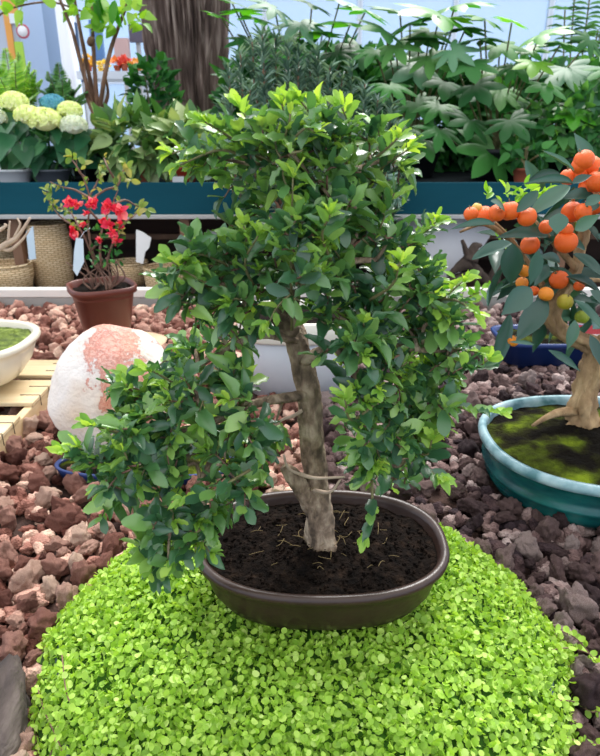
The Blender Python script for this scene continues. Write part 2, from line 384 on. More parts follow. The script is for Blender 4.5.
def round_tpl(cup=.12,n=8):
    a=np.arange(n)/n*2*PI; V=[(.5,0,-cup*.6)]+[(.5+.5*math.cos(t),.5*math.sin(t),cup*math.cos(2*t)*.4) for t in a]
    return np.array(V),None,np.array([(0,1+j,1+(j+1)%n) for j in range(n)])
def norm(v): 
    v=np.asarray(v,float); return v/(np.linalg.norm(v,axis=-1,keepdims=True)+1e-12)
def leaves(mb, tpls, P, D, N, Ln, Wd, rg=RG):
    P=np.asarray(P,float).reshape(-1,3); n=len(P)
    if n==0: return
    D=norm(np.asarray(D,float).reshape(-1,3)); N=np.asarray(N,float).reshape(-1,3)
    N=norm(N-D*(N*D).sum(1)[:,None]); S=np.cross(N,D)
    Ln=np.broadcast_to(Ln,(n,)); Wd=np.broadcast_to(Wd,(n,)); pick=rg.integers(0,len(tpls),n)
    for t,(V,Q,T) in enumerate(tpls):
        I=np.where(pick==t)[0]
        if not len(I): continue
        X=(P[I][:,None,:]+V[None,:,0,None]*(Ln[I][:,None,None]*D[I][:,None,:])+V[None,:,1,None]*(Wd[I][:,None,None]*S[I][:,None,:])+V[None,:,2,None]*(Ln[I][:,None,None]*N[I][:,None,:]))
        off=(np.arange(len(I))*len(V))[:,None,None]
        mb.add(X.reshape(-1,3), (Q[None]+off).reshape(-1,4) if Q is not None else None, (T[None]+off).reshape(-1,3) if T is not None else None)
def rnd_unit(n,rg=RG): return norm(rg.normal(size=(n,3)))

# ================================================================== SETTING
b=MB(); box(b,-6,6,-1.5,14,-.75,-.7); struct('floor',b,noise_mat('concrete_floor',[(.3,'#8f8d88'),(.7,'#a7a49e')],3,rough=.8))
b=MB(); box(b,-3.2,3.2,-.6,2.68,-.08,-.012); struct('ground_gravel_bed',b,M['bed'])
b=MB()
for x in (-3.0,-1.,1.,3.0):
    for y in (-.4,1.2,2.5): box(b,x-.03,x+.03,y-.03,y+.03,-.7,-.08)
struct('trim_1',b,M['alu'])
b=MB(); box(b,-3.2,3.2,2.655,2.70,.047,.085,.004); box(b,-3.2,3.2,2.68,2.70,-.08,.05); 
o=struct('trim_2',b,M['rail']); 
b=MB(); box(b,-3.2,3.2,2.657,2.678,-.012,.046); struct('trim_3',b,M['greyboard'])

# ================================================================== LAVA ROCKS
MC=(0.005,.695); MA,MBb=.393,.41         # the green cover's plan
def in_ell(x,y,cx,cy,a,b,m=0): return ((x-cx)/(a+m))**2+((y-cy)/(b+m))**2<1
STONE=(-.455,1.40); CIT=(.665,1.20); CITA,CITB=.265,.225
def blocked(x,y,r):
    return (in_ell(MC[0]+(x-MC[0])/(1-.20*min(1,max(0,(.695-y)/.41))),y,MC[0],MC[1],MA,MBb,r*.35) or in_ell(x,y,*CIT,.235,.195,r*.5) or in_ell(x,y,*STONE,.10,.09,r*.4)
        or (.66-r*.5<x<1.18 and 1.88-r*.5<y<2.1) or in_ell(x,y,-.34,1.25,.20,.06,r*.4) or (x<-.70-r*.3 and x>-1.9 and .85<y<1.82 )
        or in_ell(x,y,-.67,2.16,.17,.12,0) or (-.19<x<.19 and 1.60<y<1.9) or in_ell(x,y,-.405,.585,.05,.10,r*.3))
def visible(x,y,m=0.06):
    t=(CH*SP+y*CP)/1.0; dz=-CH; depth=y*CP-dz*SP
    if depth<.1: return False
    px=300+FPX*x/depth; py=378-FPX*(dz*CP+y*SP)/depth
    return -30<px<630 and py<800
pts=[]; grid={}
def try_pt(x,y,r,k=.86):
    gx,gy=int(x/.08),int(y/.08)
    for i in (-1,0,1):
        for j in (-1,0,1):
            for (X,Y,R) in grid.get((gx+i,gy+j),()):
                if (X-x)**2+(Y-y)**2<((R+r)*k)**2: return False
    grid.setdefault((gx,gy),[]).append((x,y,r)); pts.append((x,y,r)); return True
rg=random.Random(3)
for it in range(60000):
    y=rg.uniform(.35,2.64); x=rg.uniform(-1,1)*(.62+y*.52)
    if not visible(x,y): continue
    r=rg.choice((.014,.019,.023,.027,.031))*(1.0 if y<1.9 else .95)
    if blocked(x,y,r): continue
    try_pt(x,y,r)
pts.sort(key=lambda p:-(p[2]/(p[1]**1.0+.2)))
VAR=[lump(4,100+i,.48,.25,6) for i in range(14)]
def zone(x,y):
    if y<.98 and x<0: return ('left front','reddish brown lava rock left of the bright green groundcover, nearer than the pale boulder')
    if x<0 and y<1.85: return ('left middle','reddish brown lava rock between the wooden crate, pale boulder and bonsai')
    if x<0: return ('left back','small reddish lava rock in the gravel around the brown flower pot')
    if y<1.0: return ('right front','purplish brown lava rock between the bright green groundcover and the teal pot')
    if y<1.45: return ('right middle','purplish brown lava rock behind the groundcover, left of the teal pot rim')
    return ('right back','dark purplish lava rock behind the teal pot, near the blue planter')
MESH={}
for i,(V,T) in enumerate(VAR):
    for c in ('red','grey'):
        me=MB().add(V,None,T).mesh('lava_rock',M['lava_'+c]); MESH[(i,c)]=me
NIND=300; rest=pts[NIND:]
for k,(x,y,r) in enumerate(pts[:NIND]):
    i=rg.randrange(len(VAR)); z,lab=zone(x,y)
    o=bpy.data.objects.new('lava_rock',MESH[(i,'red' if x<.02 else 'grey')]); C.objects.link(o)
    s=r*1.18; o.scale=(s,s*rg.uniform(.85,1.1),s*rg.uniform(.8,1.05)); o.rotation_euler=(rg.uniform(-.5,.5),rg.uniform(-.5,.5),rg.uniform(0,6.28))
    o.location=(x,y,r*.52+rg.uniform(0,.008)); tag(o,lab,'rock','lava rocks '+z)
LOW=[lump(3,300+i,.48,.25,5) for i in range(10)]
def scatter(name,pl,mat,lab,grp):
    mb=MB()
    for (x,y,r,z) in pl:
        V,T=LOW[rg.randrange(10)]; a=rg.uniform(0,6.28); R=np.array([[math.cos(a),-math.sin(a),0],[math.sin(a),math.cos(a),0],[0,0,1]])
        mb.add((V*r*1.2)@R.T+np.array([x,y,z]),None,T)
    tag(obj(name,mb,mat),lab,'gravel',None,'stuff')
fill=[]; 
for it in range(3600):
    y=rg.uniform(.35,2.64); x=rg.uniform(-1,1)*(.62+y*.52); r=rg.uniform(.012,.024)
    if visible(x,y) and not in_ell(x,y,MC[0],MC[1],MA-.03,MBb-.03) and not in_ell(x,y,*CIT,.21,.17) and not in_ell(x,y,-.405,.585,.04,.08):
        fill.append((x,y,r,rg.uniform(-.004,.006)))
for side,c,lab in ((-1,'red','small reddish brown lava chips filling the bed on the left'),(1,'grey','small purplish brown lava chips filling the bed on the right')):
    scatter('lava_gravel',[(x,y,r,r*.5) for x,y,r in rest if (x<.02)==(side<0)]+[q for q in fill if (q[0]<.02)==(side<0)],M['lava_%s_s'%c],lab,None)

# weathered long rock at lower left, beside the cover
mb=MB(); V,T=lump(4,901,.3,.14,8)
o=obj('weathered_rock',mb.add(V*np.array([.052,.115,.050])@np.array([[.92,.38,0],[-.38,.92,0],[0,0,1]])+np.array([-.390,.585,.018]),None,T),M['greyrock'],origin=(-.390,.585,0))
tag(o,'large dark grey weathered rock at the lower left edge of the groundcover','rock')

# ================================================================== GROUNDCOVER
def fxm(y): return 1-.20*np.clip((.695-np.asarray(y,float))/.41,0,1)
def mound_h(x,y):
    x=MC[0]+(x-MC[0])/float(fxm(y))
    r=math.sqrt(((x-MC[0])/MA)**2+((y-MC[1])/MBb)**2)
    h=.104*(1-(max(0,r)/1.05)**4.6)
    if r>.95: h-= (r-.95)*.2
    h+=.008*noise.noise(Vector((x*14,y*14,0)))+.005*noise.noise(Vector((x*34,y*34,4)))
    return max(h,.0)
root=empty('groundcover_planter',(MC[0],MC[1],0),'low planter overgrown by a dome of tiny bright green leaves under the bonsai','plant')
mb=MB(); lathe(mb,MC[0],MC[1],[(-.08,.002),(-.05,.004),(-.036,.045),(-.042,.045),(-.06,.035)],MA,MBb,2.0,72)
for v in mb.V: v[:,0]=MC[0]+(v[:,0]-MC[0])*fxm(v[:,1])
obj('tray',mb,M['tray'],root,label='blue grey plastic tray edge')
mb=MB(); V=[[MC[0],MC[1],mound_h(*MC)]]; nr,n=50,120
for i in range(1,nr+1):
    for q in ring(MA*.985*i/nr,MBb*.985*i/nr,2,n,MC[0],MC[1],0):
        q[0]=MC[0]+(q[0]-MC[0])*float(fxm(q[1])); q[2]=max(mound_h(q[0],q[1])-.008,.003); V.append(q)
Tt=[(0,1+j,1+(j+1)%n) for j in range(n)]; Qq=[(1+i*n+j,1+(i+1)*n+j,1+(i+1)*n+(j+1)%n,1+i*n+(j+1)%n) for i in range(nr-1) for j in range(n)]
mb.add(V,Qq,Tt); obj('leafy_mat',mb,M['cover_base'],root)
rgc=np.random.default_rng(11); NL=42000
rr=np.sqrt(rgc.uniform(0,1.02,NL)); th=rgc.uniform(0,2*PI,NL)
edge=1+.03*np.sin(th*9+1)+.025*np.sin(th*17)
X=MC[0]+MA*rr*edge*np.cos(th); Y=MC[1]+MBb*rr*edge*np.sin(th)
X=MC[0]+(X-MC[0])*fxm(Y); keep=(Y>.30); X,Y=X[keep],Y[keep]; nl=len(X)
PX,PY=.031,.747
Z=np.array([mound_h(x,y) for x,y in zip(X,Y)]); e=.006
Nx=np.array([mound_h(x-e,y)-mound_h(x+e,y) for x,y in zip(X,Y)])/(2*e); Ny=np.array([mound_h(x,y-e)-mound_h(x,y+e) for x,y in zip(X,Y)])/(2*e)
Nn=norm(np.stack([np.clip(Nx,-2,2),np.clip(Ny,-2,2),np.ones(nl)],1)+.5*rgc.normal(size=(nl,3)))
Z=np.maximum(Z+rgc.uniform(-.013,.007,nl),.004)
k=~(((X-PX)/.135)**2+((Y-PY)/.095)**2<1)
D=rnd_unit(nl,rgc); S=rgc.uniform(.0050,.0112,nl)
mb=MB(); leaves(mb,[round_tpl(.12),round_tpl(.25),round_tpl(.0)],np.stack([X,Y,Z],1)[k],D[k],Nn[k],S[k],S[k]*.92,rgc)
obj('leaves',mb,M['cover'],root,kind='stuff')
# trailing runners
mb=MB(); ml=MB()
for pl in ([(552,650,.06),(568,648,.045),(585,652,.03),(600,660,.03)],[(555,700,.06),(575,702,.03),(592,712,.02),(606,706,.02)],[(560,735,.05),(580,742,.03),(600,745,.02)],
           [(38,690,.05),(46,715,.05),(58,740,.05),(66,765,.05)],[(62,655,.09),(66,690,.085),(74,712,.085)],[(60,715,.07),(56,735,.065),(50,756,.06)],[(560,630,.05),(578,640,.04),(596,662,.03)]):
    mb=MB(); ml=MB(); P=smooth_path([G(*q) for q in pl],6); tube(mb,P,.0009,5)
    for q in P[::2]:
        for s in (-1,1):
            d=norm(rgc.normal(size=3)+np.array([0,0,.3])); leaves(ml,[round_tpl(.1)],[q],[d],[norm(np.array([0,-.2,1])+.3*rgc.normal(size=3))],[rgc.uniform(.007,.012)],[rgc.uniform(.007,.011)],rgc)
    r_=obj('runner',mb,M['redtwig'],root,label='thin reddish trailing runner'); obj('runner_leaves',ml,M['cover'],r_)

# ================================================================== MAIN BONSAI
RZ=.190
bon=empty('bonsai_tree',(PX,PY,.10),'bushy small-leaved bonsai in an oval dark brown pot standing on the bright green groundcover','bonsai')
mb=MB(); prof=[(-.055,.097),(-.045,.100),(-.030,.112),(-.019,.132),(-.013,.155),(-.010,.170),(-.006,.1745),(-.001,.178),(.0005,.183),(-.0015,.189),(-.006,.1905),(-.011,.189),(-.014,.182),(-.017,.165),(-.03,.15)]
lathe(mb,PX,PY,prof,.182,.130,2.35,120); 
lathe(mb,PX,PY,[(-.060,.088),(-.056,.092),(-.055,.1)],.182,.130,2.35,96); obj('pot',mb,M['brown_pot'],bon,label='dark brown glazed oval pot')
mb=MB(); soil_disc(mb,PX,PY,.168,.116,2.35,.172,.006,55,.012); so=obj('soil',mb,M['soil'],bon)
mb=MB(); rs=np.random.default_rng(5)
for i in range(900):
    a=rs.uniform(0,2*PI); r=math.sqrt(rs.uniform(0,.93)); x,y=PX+.163*r*math.cos(a),PY+.112*r*math.sin(a)
    V,T=ico(1); s=rs.uniform(.0012,.0042); mb.add((V*s*np.array([1,rs.uniform(.4,1),.6]))@rot_rand(rs).T+np.array([x,y,.172+.012*(1-r*r)+rs.uniform(0,.004)]),None,T)
obj('soil_crumbs',mb,M['soil'],so,kind='stuff')
mb=MB()
for i in range(45):
    a=rs.uniform(0,2*PI); r=rs.uniform(.1,.85); x,y=PX+.14*r*math.cos(a)-.01,PY+.1*r*math.sin(a); z=.182+.008*(1-r*r); L=rs.uniform(.008,.026); t=rs.uniform(0,2*PI)
    p=np.array([x,y,z]); d=np.array([math.cos(t),math.sin(t),rs.uniform(-.05,.25)])*L
    tube(mb,smooth_path([p,p+d*.5+rs.normal(size=3)*.002+[0,0,.001],p+d],3),.0004,4)
obj('dry_straw_bits',mb,M['straw'],so,kind='stuff')
TY=.742
tp=[(323,552,TY),(321,540,TY),(319,515,TY),(316,480,TY),(313,450,TY+.005),(311,420,TY),(308,390,TY),(303,362,TY+.005),(296,340,TY+.01),(289,322,TY+.01),(290,300,TY),(296,275,TY-.005),(292,250,TY),(289,220,TY+.01),(292,190,TY),(290,160,TY),(284,135,TY)]
TR=smooth_path([W(*q) for q in tp],5)
rad=[.027,.0215,.0185,.0170,.0155,.0150,.0145,.0140,.0140,.0135,.011,.009,.0075,.006,.005,.0035,.0022]
mb=MB(); tube(mb,TR,rad,28,bump=.32,bf=38); trunk=obj('trunk',mb,M['bark'],bon,label='pale grey brown trunk')
mb=MB()
tube(mb,smooth_path([W(318,512,TY),W(303,490,TY-.01),W(292,475,TY-.02),W(284,466,TY-.02)],5),[.015,.013,.010,.006],14,bump=.3,bf=60)
obj('stub_branch',mb,M['bark'],trunk)
mb=MB()
tube(mb,smooth_path([W(291,330,TY),W(281,318,TY-.01),W(276,308,TY-.015),W(280,300,TY-.01)],5),[.013,.012,.009,.005],14,bump=.4,bf=60)
obj('knobbly_stub',mb,M['bark'],trunk)
# foliage clumps: photo px, depth, radius (m), twigs
CL=[(205,155,.70,.042,9),(238,135,.76,.040,9),(262,150,.70,.045,12),(300,122,.78,.040,9),(322,115,.72,.034,8),(345,132,.80,.040,10),(378,150,.74,.038,9),(395,168,.76,.026,6),
 (290,155,.66,.045,12),(325,160,.70,.048,13),(352,180,.75,.045,12),(255,178,.76,.040,8),(300,190,.72,.048,12),(385,200,.76,.040,9),(340,212,.68,.045,12),
 (270,215,.76,.040,8),(300,235,.66,.050,13),(345,245,.74,.050,13),(385,235,.72,.045,12),(405,255,.78,.040,9),(250,245,.74,.038,8),(225,262,.70,.048,12),(192,272,.66,.042,10),(180,300,.66,.030,7),
 (260,275,.68,.050,13),(300,280,.64,.045,12),(340,285,.70,.050,14),(380,285,.76,.050,13),(415,290,.70,.045,12),(437,280,.74,.036,8),(215,300,.70,.045,12),(245,310,.66,.045,11),
 (330,318,.68,.040,10),(370,325,.70,.050,14),(410,330,.74,.048,13),(445,322,.70,.040,10),(462,340,.74,.034,8),(350,350,.66,.042,11),(390,365,.68,.050,14),(430,370,.74,.048,13),(458,372,.70,.038,9),
 (360,395,.66,.045,12),(400,405,.70,.048,13),(440,405,.68,.042,10),(380,435,.66,.045,12),(415,440,.70,.040,10),(365,465,.66,.036,9),(395,480,.70,.036,9),(352,440,.72,.03,6),
 (228,335,.72,.04,9),(200,355,.74,.045,11),(165,372,.72,.038,9),(150,395,.70,.045,11),(190,395,.66,.050,13),(235,380,.70,.045,11),(245,410,.66,.045,11),(215,425,.72,.050,13),
 (170,430,.66,.050,13),(130,415,.68,.042,10),(110,440,.64,.045,11),(82,462,.62,.034,9),(95,488,.64,.034,8),(140,465,.62,.048,12),(180,470,.66,.048,12),(225,462,.66,.045,11),(255,445,.70,.040,9),
 (205,505,.64,.042,10),(245,490,.64,.034,8),(160,510,.62,.040,10),(150,545,.62,.034,9),(168,560,.60,.032,8),(190,540,.62,.03,7),(275,425,.74,.03,6)]
ANCH=[(TR[int(f*(len(TR)-1))]) for f in np.linspace(.60,1,24)]
SCAF=MB()
for pl_,r_s in (([(311,395,TY),(285,398,.71),(250,405,.69),(205,425,.67),(150,440,.65),(105,458,.64)],[.008,.0065,.005,.0035,.002]),([(250,405,.69),(225,440,.67),(200,480,.66),(178,520,.63)],[.005,.004,.0025]),
    ([(296,340,TY),(262,335,.72),(225,350,.71),(180,378,.71)],[.007,.005,.0025]),([(303,362,TY),(335,345,.71),(375,345,.70),(425,350,.70),(455,350,.71)],[.008,.006,.0045,.0025]),
    ([(335,345,.71),(365,385,.69),(395,420,.69),(400,465,.69)],[.006,.0045,.0025]),([(290,300,TY),(255,290,.70),(215,285,.68),(188,285,.67)],[.006,.004,.002]),([(290,290,TY),(325,270,.72),(365,260,.72),(410,270,.75)],[.006,.0045,.002]),([(289,220,TY),(320,195,.71),(355,170,.73),(385,160,.75)],[.005,.003,.002])):
    Q=smooth_path([W(*q) for q in pl_],5); tube(SCAF,Q,r_s,8,bump=.25,bf=60); ANCH+=list(Q[4:])
rb=np.random.default_rng(21)
br=MB(); tw=MB(); ytw=MB(); P1=[];D1=[];N1=[];L1=[]; P2=[];D2=[];N2=[];L2=[]
CC=np.array([.01,.74,.48])
LOWA=[W(311,420,TY),W(308,395,TY),W(314,465,TY)]
for (px,py,Yd,R,nt) in CL:
    px+=-12 if px>430 else (14 if px<120 else 0); py+=12 if py<140 else 0
    c=W(px,py,Yd)
    cand=ANCH
    a=min(cand,key=lambda q:np.linalg.norm(q-c)+.3*abs((c[2]-q[2])-.02))
    mid=(a+c)/2+np.array([0,0,.012])+rb.normal(size=3)*.008
    tube(br,smooth_path([a,(a*.7+mid*.3)+rb.normal(size=3)*.004,mid,c],4),[.0030,.0024,.0020,.0015],7,bump=.2,bf=80)
    outw=norm((c-CC)*np.array([1,1,.8]))
    for t in range(int(nt*.74)):
        d=norm(rb.normal(size=3)+outw*.5+np.array([0,-.12,.20])); L=R*rb.uniform(.30,.80)
        s0=c+rb.normal(size=3)*R*.2; droop=np.array([0,0,-1])*L*.12
        P=smooth_path([s0,s0+d*L*.5+rb.normal(size=3)*.003,s0+d*L+droop],3); young=rb.random()<.34
        tube(ytw if young else tw,P,[.0013,.0011,.0008],5)
        k=int(L/.0092)+2; ph=rb.uniform(0,6.28); side=norm(np.cross(d,[0.1,.2,1])); up=np.cross(side,d)
        for i in range(k):
            f=.12+.88*i/k; q=P[min(len(P)-1,int(f*(len(P)-1)))]*(1)+0
            a_=ph+i*2.4; ld=norm(d*.55+(side*math.cos(a_)+up*math.sin(a_))*.9+np.array([0,0,.10])); 
            nn=norm(np.array([0,-.25,1.0])+.45*outw+.5*rb.normal(size=3)); ln=rb.uniform(.022,.039)
            if f>.8 and young and rb.random()<.75: P2.append(q);D2.append(ld);N2.append(nn);L2.append(ln*.72)
            else: P1.append(q);D1.append(ld);N1.append(nn);L1.append(ln*(1 if f<.8 else .8))
        q=P[-1]; k=4 if young else 3
        for i in range(k):
            a_=ph+i*2*PI/k; ld=norm(d*.9+(side*math.cos(a_)+up*math.sin(a_))*.6+np.array([0,0,.2])); nn=norm(up+.4*rb.normal(size=3)+np.array([0,-.2,.7]))
            (P2 if young else P1).append(q);(D2 if young else D1).append(ld);(N2 if young else N1).append(nn);(L2 if young else L1).append(rb.uniform(.013,.021) if young else rb.uniform(.018,.028))
# named sprigs that stick out of the silhouette
SP_=[((280,150),(285,125),(282,104),.70),((360,170),(385,150),(398,138),.70),((305,150),(312,120),(300,100),.68),((430,300),(455,300),(474,312),.68),((450,360),(474,368),(488,360),.67),((235,270),(205,255),(186,258),.66),((400,240),(424,232),(436,222),.72),((380,400),(352,420),(345,400),.62),((370,300),(392,285),(400,262),.64),((330,260),(322,235),(330,215),.63),((262,160),(222,132),(205,122),.70),((260,165),(222,150),(180,165),.68),((290,170),(262,140),(240,108),.70),((330,180),(335,140),(320,104),.70),((345,170),(350,130),(342,108),.72),((370,185),(385,165),(408,150),.74),
 ((400,320),(435,305),(462,282),.70),((420,350),(448,348),(478,352),.70),((400,430),(430,470),(440,478),.68),((372,480),(372,510),(366,535),.63),((440,400),(470,410),(500,412),.66),((292,330),(291,250),(293,178),.655),
 ((240,290),(205,282),(172,262),.64),((395,440),(425,455),(432,440),.66),((200,400),(160,375),(148,370),.66),((120,460),(85,458),(64,452),.62),((150,440),(108,430),(92,425),.63),((250,470),(215,490),(185,500),.60),((180,520),(160,545),(150,570),.60),((215,520),(186,540),(172,560),.60),((262,300),(245,265),(258,236),.66)]
for (a,m,e_,Yd) in SP_:
    P=smooth_path([W(*a,Yd+.03),W(*m,Yd),W(*e_,Yd-.01)],5); tube(ytw,P,[.0020,.0015,.0009],6)
    d0=norm(P[-1]-P[-4]); side=norm(np.cross(d0,[0.1,.3,1])); up=np.cross(side,d0)
    for i in range(3,len(P)):
        s=(-1)**i; d=norm(P[i]-P[i-1])
        ld=norm(d*.7+side*s*.8+np.array([0,0,.15])); nn=norm(np.array([0,-.45,.9])+.25*rb.normal(size=3))
        if i>len(P)-4: P2.append(P[i]);D2.append(ld);N2.append(nn);L2.append(rb.uniform(.017,.024))
        else: P1.append(P[i]);D1.append(ld);N1.append(nn);L1.append(rb.uniform(.024,.032))
    for i in range(3):
        a_=i*2.1+1; P2.append(P[-1]);D2.append(norm(d0+(side*math.cos(a_)+up*math.sin(a_))*.5));N2.append(norm(np.array([0,-.5,.8])+.3*rb.normal(size=3)));L2.append(rb.uniform(.015,.024))
TPB=[leaf_tpl('obov',8,.10,.14,.22,0),leaf_tpl('oval',7,.16,.22,.3,2),leaf_tpl('obov',7,.05,.05,.18,4),leaf_tpl('oval',7,.22,.30,.25,1),leaf_tpl('obov',7,.12,-.10,.2,3)]
mb=MB(); L1=np.array(L1); leaves(mb,TPB,P1,D1,N1,L1,L1*rb.uniform(.38,.52,len(L1)),rb); obj('foliage',mb,M['leaf'],bon,label='glossy dark green leaves')
mb=MB(); L2=np.array(L2); leaves(mb,TPB,P2,D2,N2,L2,L2*rb.uniform(.36,.50,len(L2)),rb); obj('new_leaves',mb,M['young'],bon,label='bright yellow green new leaves')
obj('scaffold_branches',SCAF,M['bark'],trunk,kind='stuff'); obj('branches',br,M['bark'],trunk,kind='stuff'); obj('twigs',tw,M['redtwig'],trunk,kind='stuff'); obj('green_shoots',ytw,M['twig'],trunk,kind='stuff')
mb=MB()
for pl in ([(316,478,TY),(300,474,TY-.03),(288,468,TY-.05),(284,455,TY-.06)],[(300,474,TY-.03),(315,478,TY-.05),(345,477,TY-.06)],[(312,490,TY-.02),(330,492,TY-.05),(340,480,TY-.06)],[(310,405,TY),(295,415,TY-.02),(282,420,TY-.03),(272,428,TY-.03)]):
    tube(mb,smooth_path([W(*q) for q in pl],5),[.003,.002,.0014],6,bump=.2,bf=60)
obj('bare_twigs',mb,M['palebark'],trunk,label='thin pale bare twigs')
print('bonsai leaves',len(L1),len(L2))

# ================================================================== CITRUS BONSAI
cx,cy=CIT
cit=empty('citrus_bonsai',(cx,cy,0),'citrus bonsai with orange fruit in a glazed teal oval pot at the right edge','bonsai')
mb=MB(); prof=[(-.055,.000),(-.040,.004),(-.026,.012),(-.019,.028),(-.020,.040),(-.013,.046),(-.012,.052),(-.018,.058),(-.017,.085),(-.010,.098),(-.004,.100)]
lathe(mb,cx,cy,prof,CITA,CITB,2.3,120); obj('pot',mb,M['teal_pot'],cit,label='dark teal glazed oval pot')
mb=MB(); lathe(mb,cx,cy,[(-.005,.099),(.001,.102),(.002,.110),(-.001,.118),(-.006,.121),(-.014,.119),(-.017,.110),(-.018,.09)],CITA,CITB,2.3,120,capb=False); obj('pot_rim',mb,M['teal_rim'],cit,label='mottled pale blue rim of the teal pot')  # rim mottled paler and bluer than the pot body
mb=MB(); soil_disc(mb,cx,cy,CITA-.017,CITB-.017,2.3,.098,.007,30,.02); obj('mossy_soil',mb,M['moss'],cit)
base=G(580,424,.11); CY=base[1]
def Wc(px,py,dy=0): return W(px,py,CY+dy)
mb=MB(); tube(mb,smooth_path([Wc(583,432),Wc(581,415),Wc(584,395),Wc(592,372),Wc(595,352),Wc(582,341),Wc(562,332),Wc(552,318),Wc(555,302),Wc(565,290),Wc(576,268),Wc(582,240),Wc(590,215),Wc(596,190)],5),
     [.042,.028,.024,.024,.021,.016,.015,.015,.015,.013,.011,.010,.008,.006],32,bump=.55,bf=42)
ct=obj('trunk',mb,M['citrus_bark'],cit,label='twisted tan trunk')
mb=MB()
for pl,r in (([(576,412,0),(560,412,-.02),(545,418,-.03),(532,426,-.04)],[.013,.009,.006,.003]),([(590,418,0),(600,422,-.02),(615,428,-.03)],[.012,.008,.004]),
           ([(586,424,-.02),(580,436,-.05),(570,440,-.06),(548,438,-.06),(535,441,-.06)],[.004,.003,.002]),([(582,424,-.02),(592,440,-.05)],[.008,.003]),([(574,420,0),(562,430,-.03)],[.007,.002])):
    tube(mb,smooth_path([Wc(*q) for q in pl],5),r,10,bump=.3,bf=40)
obj('root',mb,M['citrus_bark'],ct)
mb=MB()
for pl in ([(556,310),(545,290),(530,265),(512,240),(495,222)],[(576,268),(560,250),(545,232),(530,215)],[(582,240),(572,215),(575,190)],[(590,215),(620,190),(650,180)],[(588,345),(610,330),(640,300)],[(565,290),(590,280),(620,285)],[(552,320),(530,330),(520,335)],[(596,190),(590,170),(585,165)],[(512,240),(485,224),(460,232)]):
    mb=MB(); tube(mb,smooth_path([Wc(x,y,rb.uniform(-.03,.03)) for x,y in pl],4),[.008,.006,.004,.0025],8,bump=.2,bf=40)
    obj('branch',mb,M['citrus_bark'],ct)
LV=[((549,237),(497,234),17),((512,243),(472,258),15),((512,243),(511,286),24),((531,288),(503,314),24),((547,299),(516,342),26),((510,314),(495,369),17),((570,186),(529,214),17),((538,191),(517,212),13),
 ((560,213),(557,234),19),((594,196),(562,196),15),((573,254),(604,275),15),((566,277),(606,292),13),((574,300),(606,334),12),((548,350),(580,371),10),((495,225),(452,226),9),((574,171),(541,150),6),((573,184),(526,180),9),
 ((572,183),(592,175),9),((534,345),(508,342),5),((575,230),(600,215),14),((596,235),(620,250),16),((560,262),(540,255),13),((548,265),(535,285),14),((538,250),(530,285),16),((585,250),(560,236),14),((590,290),(612,310),14),
 ((585,205),(605,195),12),((505,212),(492,200),14),((600,205),(575,210),12),((575,320),(568,350),13),((600,180),(625,170),14),((590,335),(600,365),12),((585,225),(600,240),12),((612,215),(640,235),16),((618,260),(650,280),16),((605,300),(640,320),16)]
rc=np.random.default_rng(31)
P=[];D=[];N=[];LL=[];WW=[]
for (a,e_,w) in LV:
    dy=rc.uniform(-.16,-.04); A=Wc(*a,dy); E=Wc(*e_,dy-rc.uniform(0,.03)); P.append(A);D.append(E-A);LL.append(np.linalg.norm(E-A));WW.append(w/470*.85)
    N.append(norm(np.array([rc.uniform(-.3,.3),-1.0,1.0])+.15*rc.normal(size=3)))
for i in range(120):
    q=Wc(rc.uniform(535,680),rc.uniform(165,325),rc.uniform(-.02,.16)) if i<90 else Wc(rc.uniform(495,550),rc.uniform(215,290),rc.uniform(.0,.12)); d=norm(rc.normal(size=3)+[0,0,-.2]); P.append(q);D.append(d);LL.append(rc.uniform(.07,.115));WW.append(rc.uniform(.024,.034)); N.append(norm(np.array([0,-.4,1])+.5*rc.normal(size=3)))
mb=MB(); leaves(mb,[leaf_tpl('oval',9,.12,.06,.03,0),leaf_tpl('lance',9,.10,.0,.03,2),leaf_tpl('lance',9,.15,.12,.02,1)],P,D,N,np.array(LL),np.array(WW),rc)
obj('foliage',mb,M['citrus_leaf'],cit,label='long grey green leaves')
mb=MB(); P=[];D=[];
for (x,y) in [(515,200),(522,195),(530,190),(500,205),(510,192),(543,190),(535,200),(505,240),(487,196),(575,235)]:
    for j in range(4): P.append(Wc(x+rc.uniform(-6,6),y+rc.uniform(-6,6),rc.uniform(0,.05))); D.append(norm(rc.normal(size=3)+[0,0,.7]))
for j in range(40): P.append(Wc(rc.uniform(420,480),rc.uniform(285,312),.9)); D.append(norm(rc.normal(size=3)))
P=P[:40];D=D[:40]
leaves(mb,[leaf_tpl('oval',6,.15,.1)],P,D,norm(rc.normal(size=(40,3))+[0,-.5,1]),.026,.012,rc); obj('young_leaves',mb,M['lime_leaf'],cit,label='small yellow green young leaves')
FR=[(471,214,7,0),(485,216,9.5,0),(497,213,8,0),(510,211,9.5,0),(527,217,9,0),(530,245,9,0),(546,227,6.5,0),(566,230,6.5,0),(572,212,9.5,0),(583,212,8,0),(595,205,9,0),(566,242,10.5,0),(598,181,10,0),(587,187,7.5,0),
 (593,167,9.5,0),(584,160,9,0),(579,166,7,0),(580,174,7,0),(568,177,7.5,0),(559,280,9,0),(546,294,7,1),(565,302,7.5,2),(582,317,6.5,3),(524,271,6,1),(522,283,6,1),(513,341,5.5,1),(579,286,5,0),(534,291,5,0),(477,208,5,4),(610,195,9,0),(625,215,9,0)]
COLF={0:'#f0671c',1:'#e88a1e',2:'#a89a24',3:'#8fa02c',4:'#e0b858'}
Vf,Tf=ico(3); Vf=Vf.copy()
for i,v in enumerate(Vf):
    k=math.hypot(v[0],v[1]); Vf[i]=v*(1+.012*noise.noise(Vector(v*3)))
    if v[2]>.9: Vf[i][2]-=(v[2]-.9)*1.2
    if v[2]<-.9: Vf[i][2]-=(v[2]+.9)*1.0
fm=MB().add(Vf,None,Tf).mesh('fruit',M['fruit'])
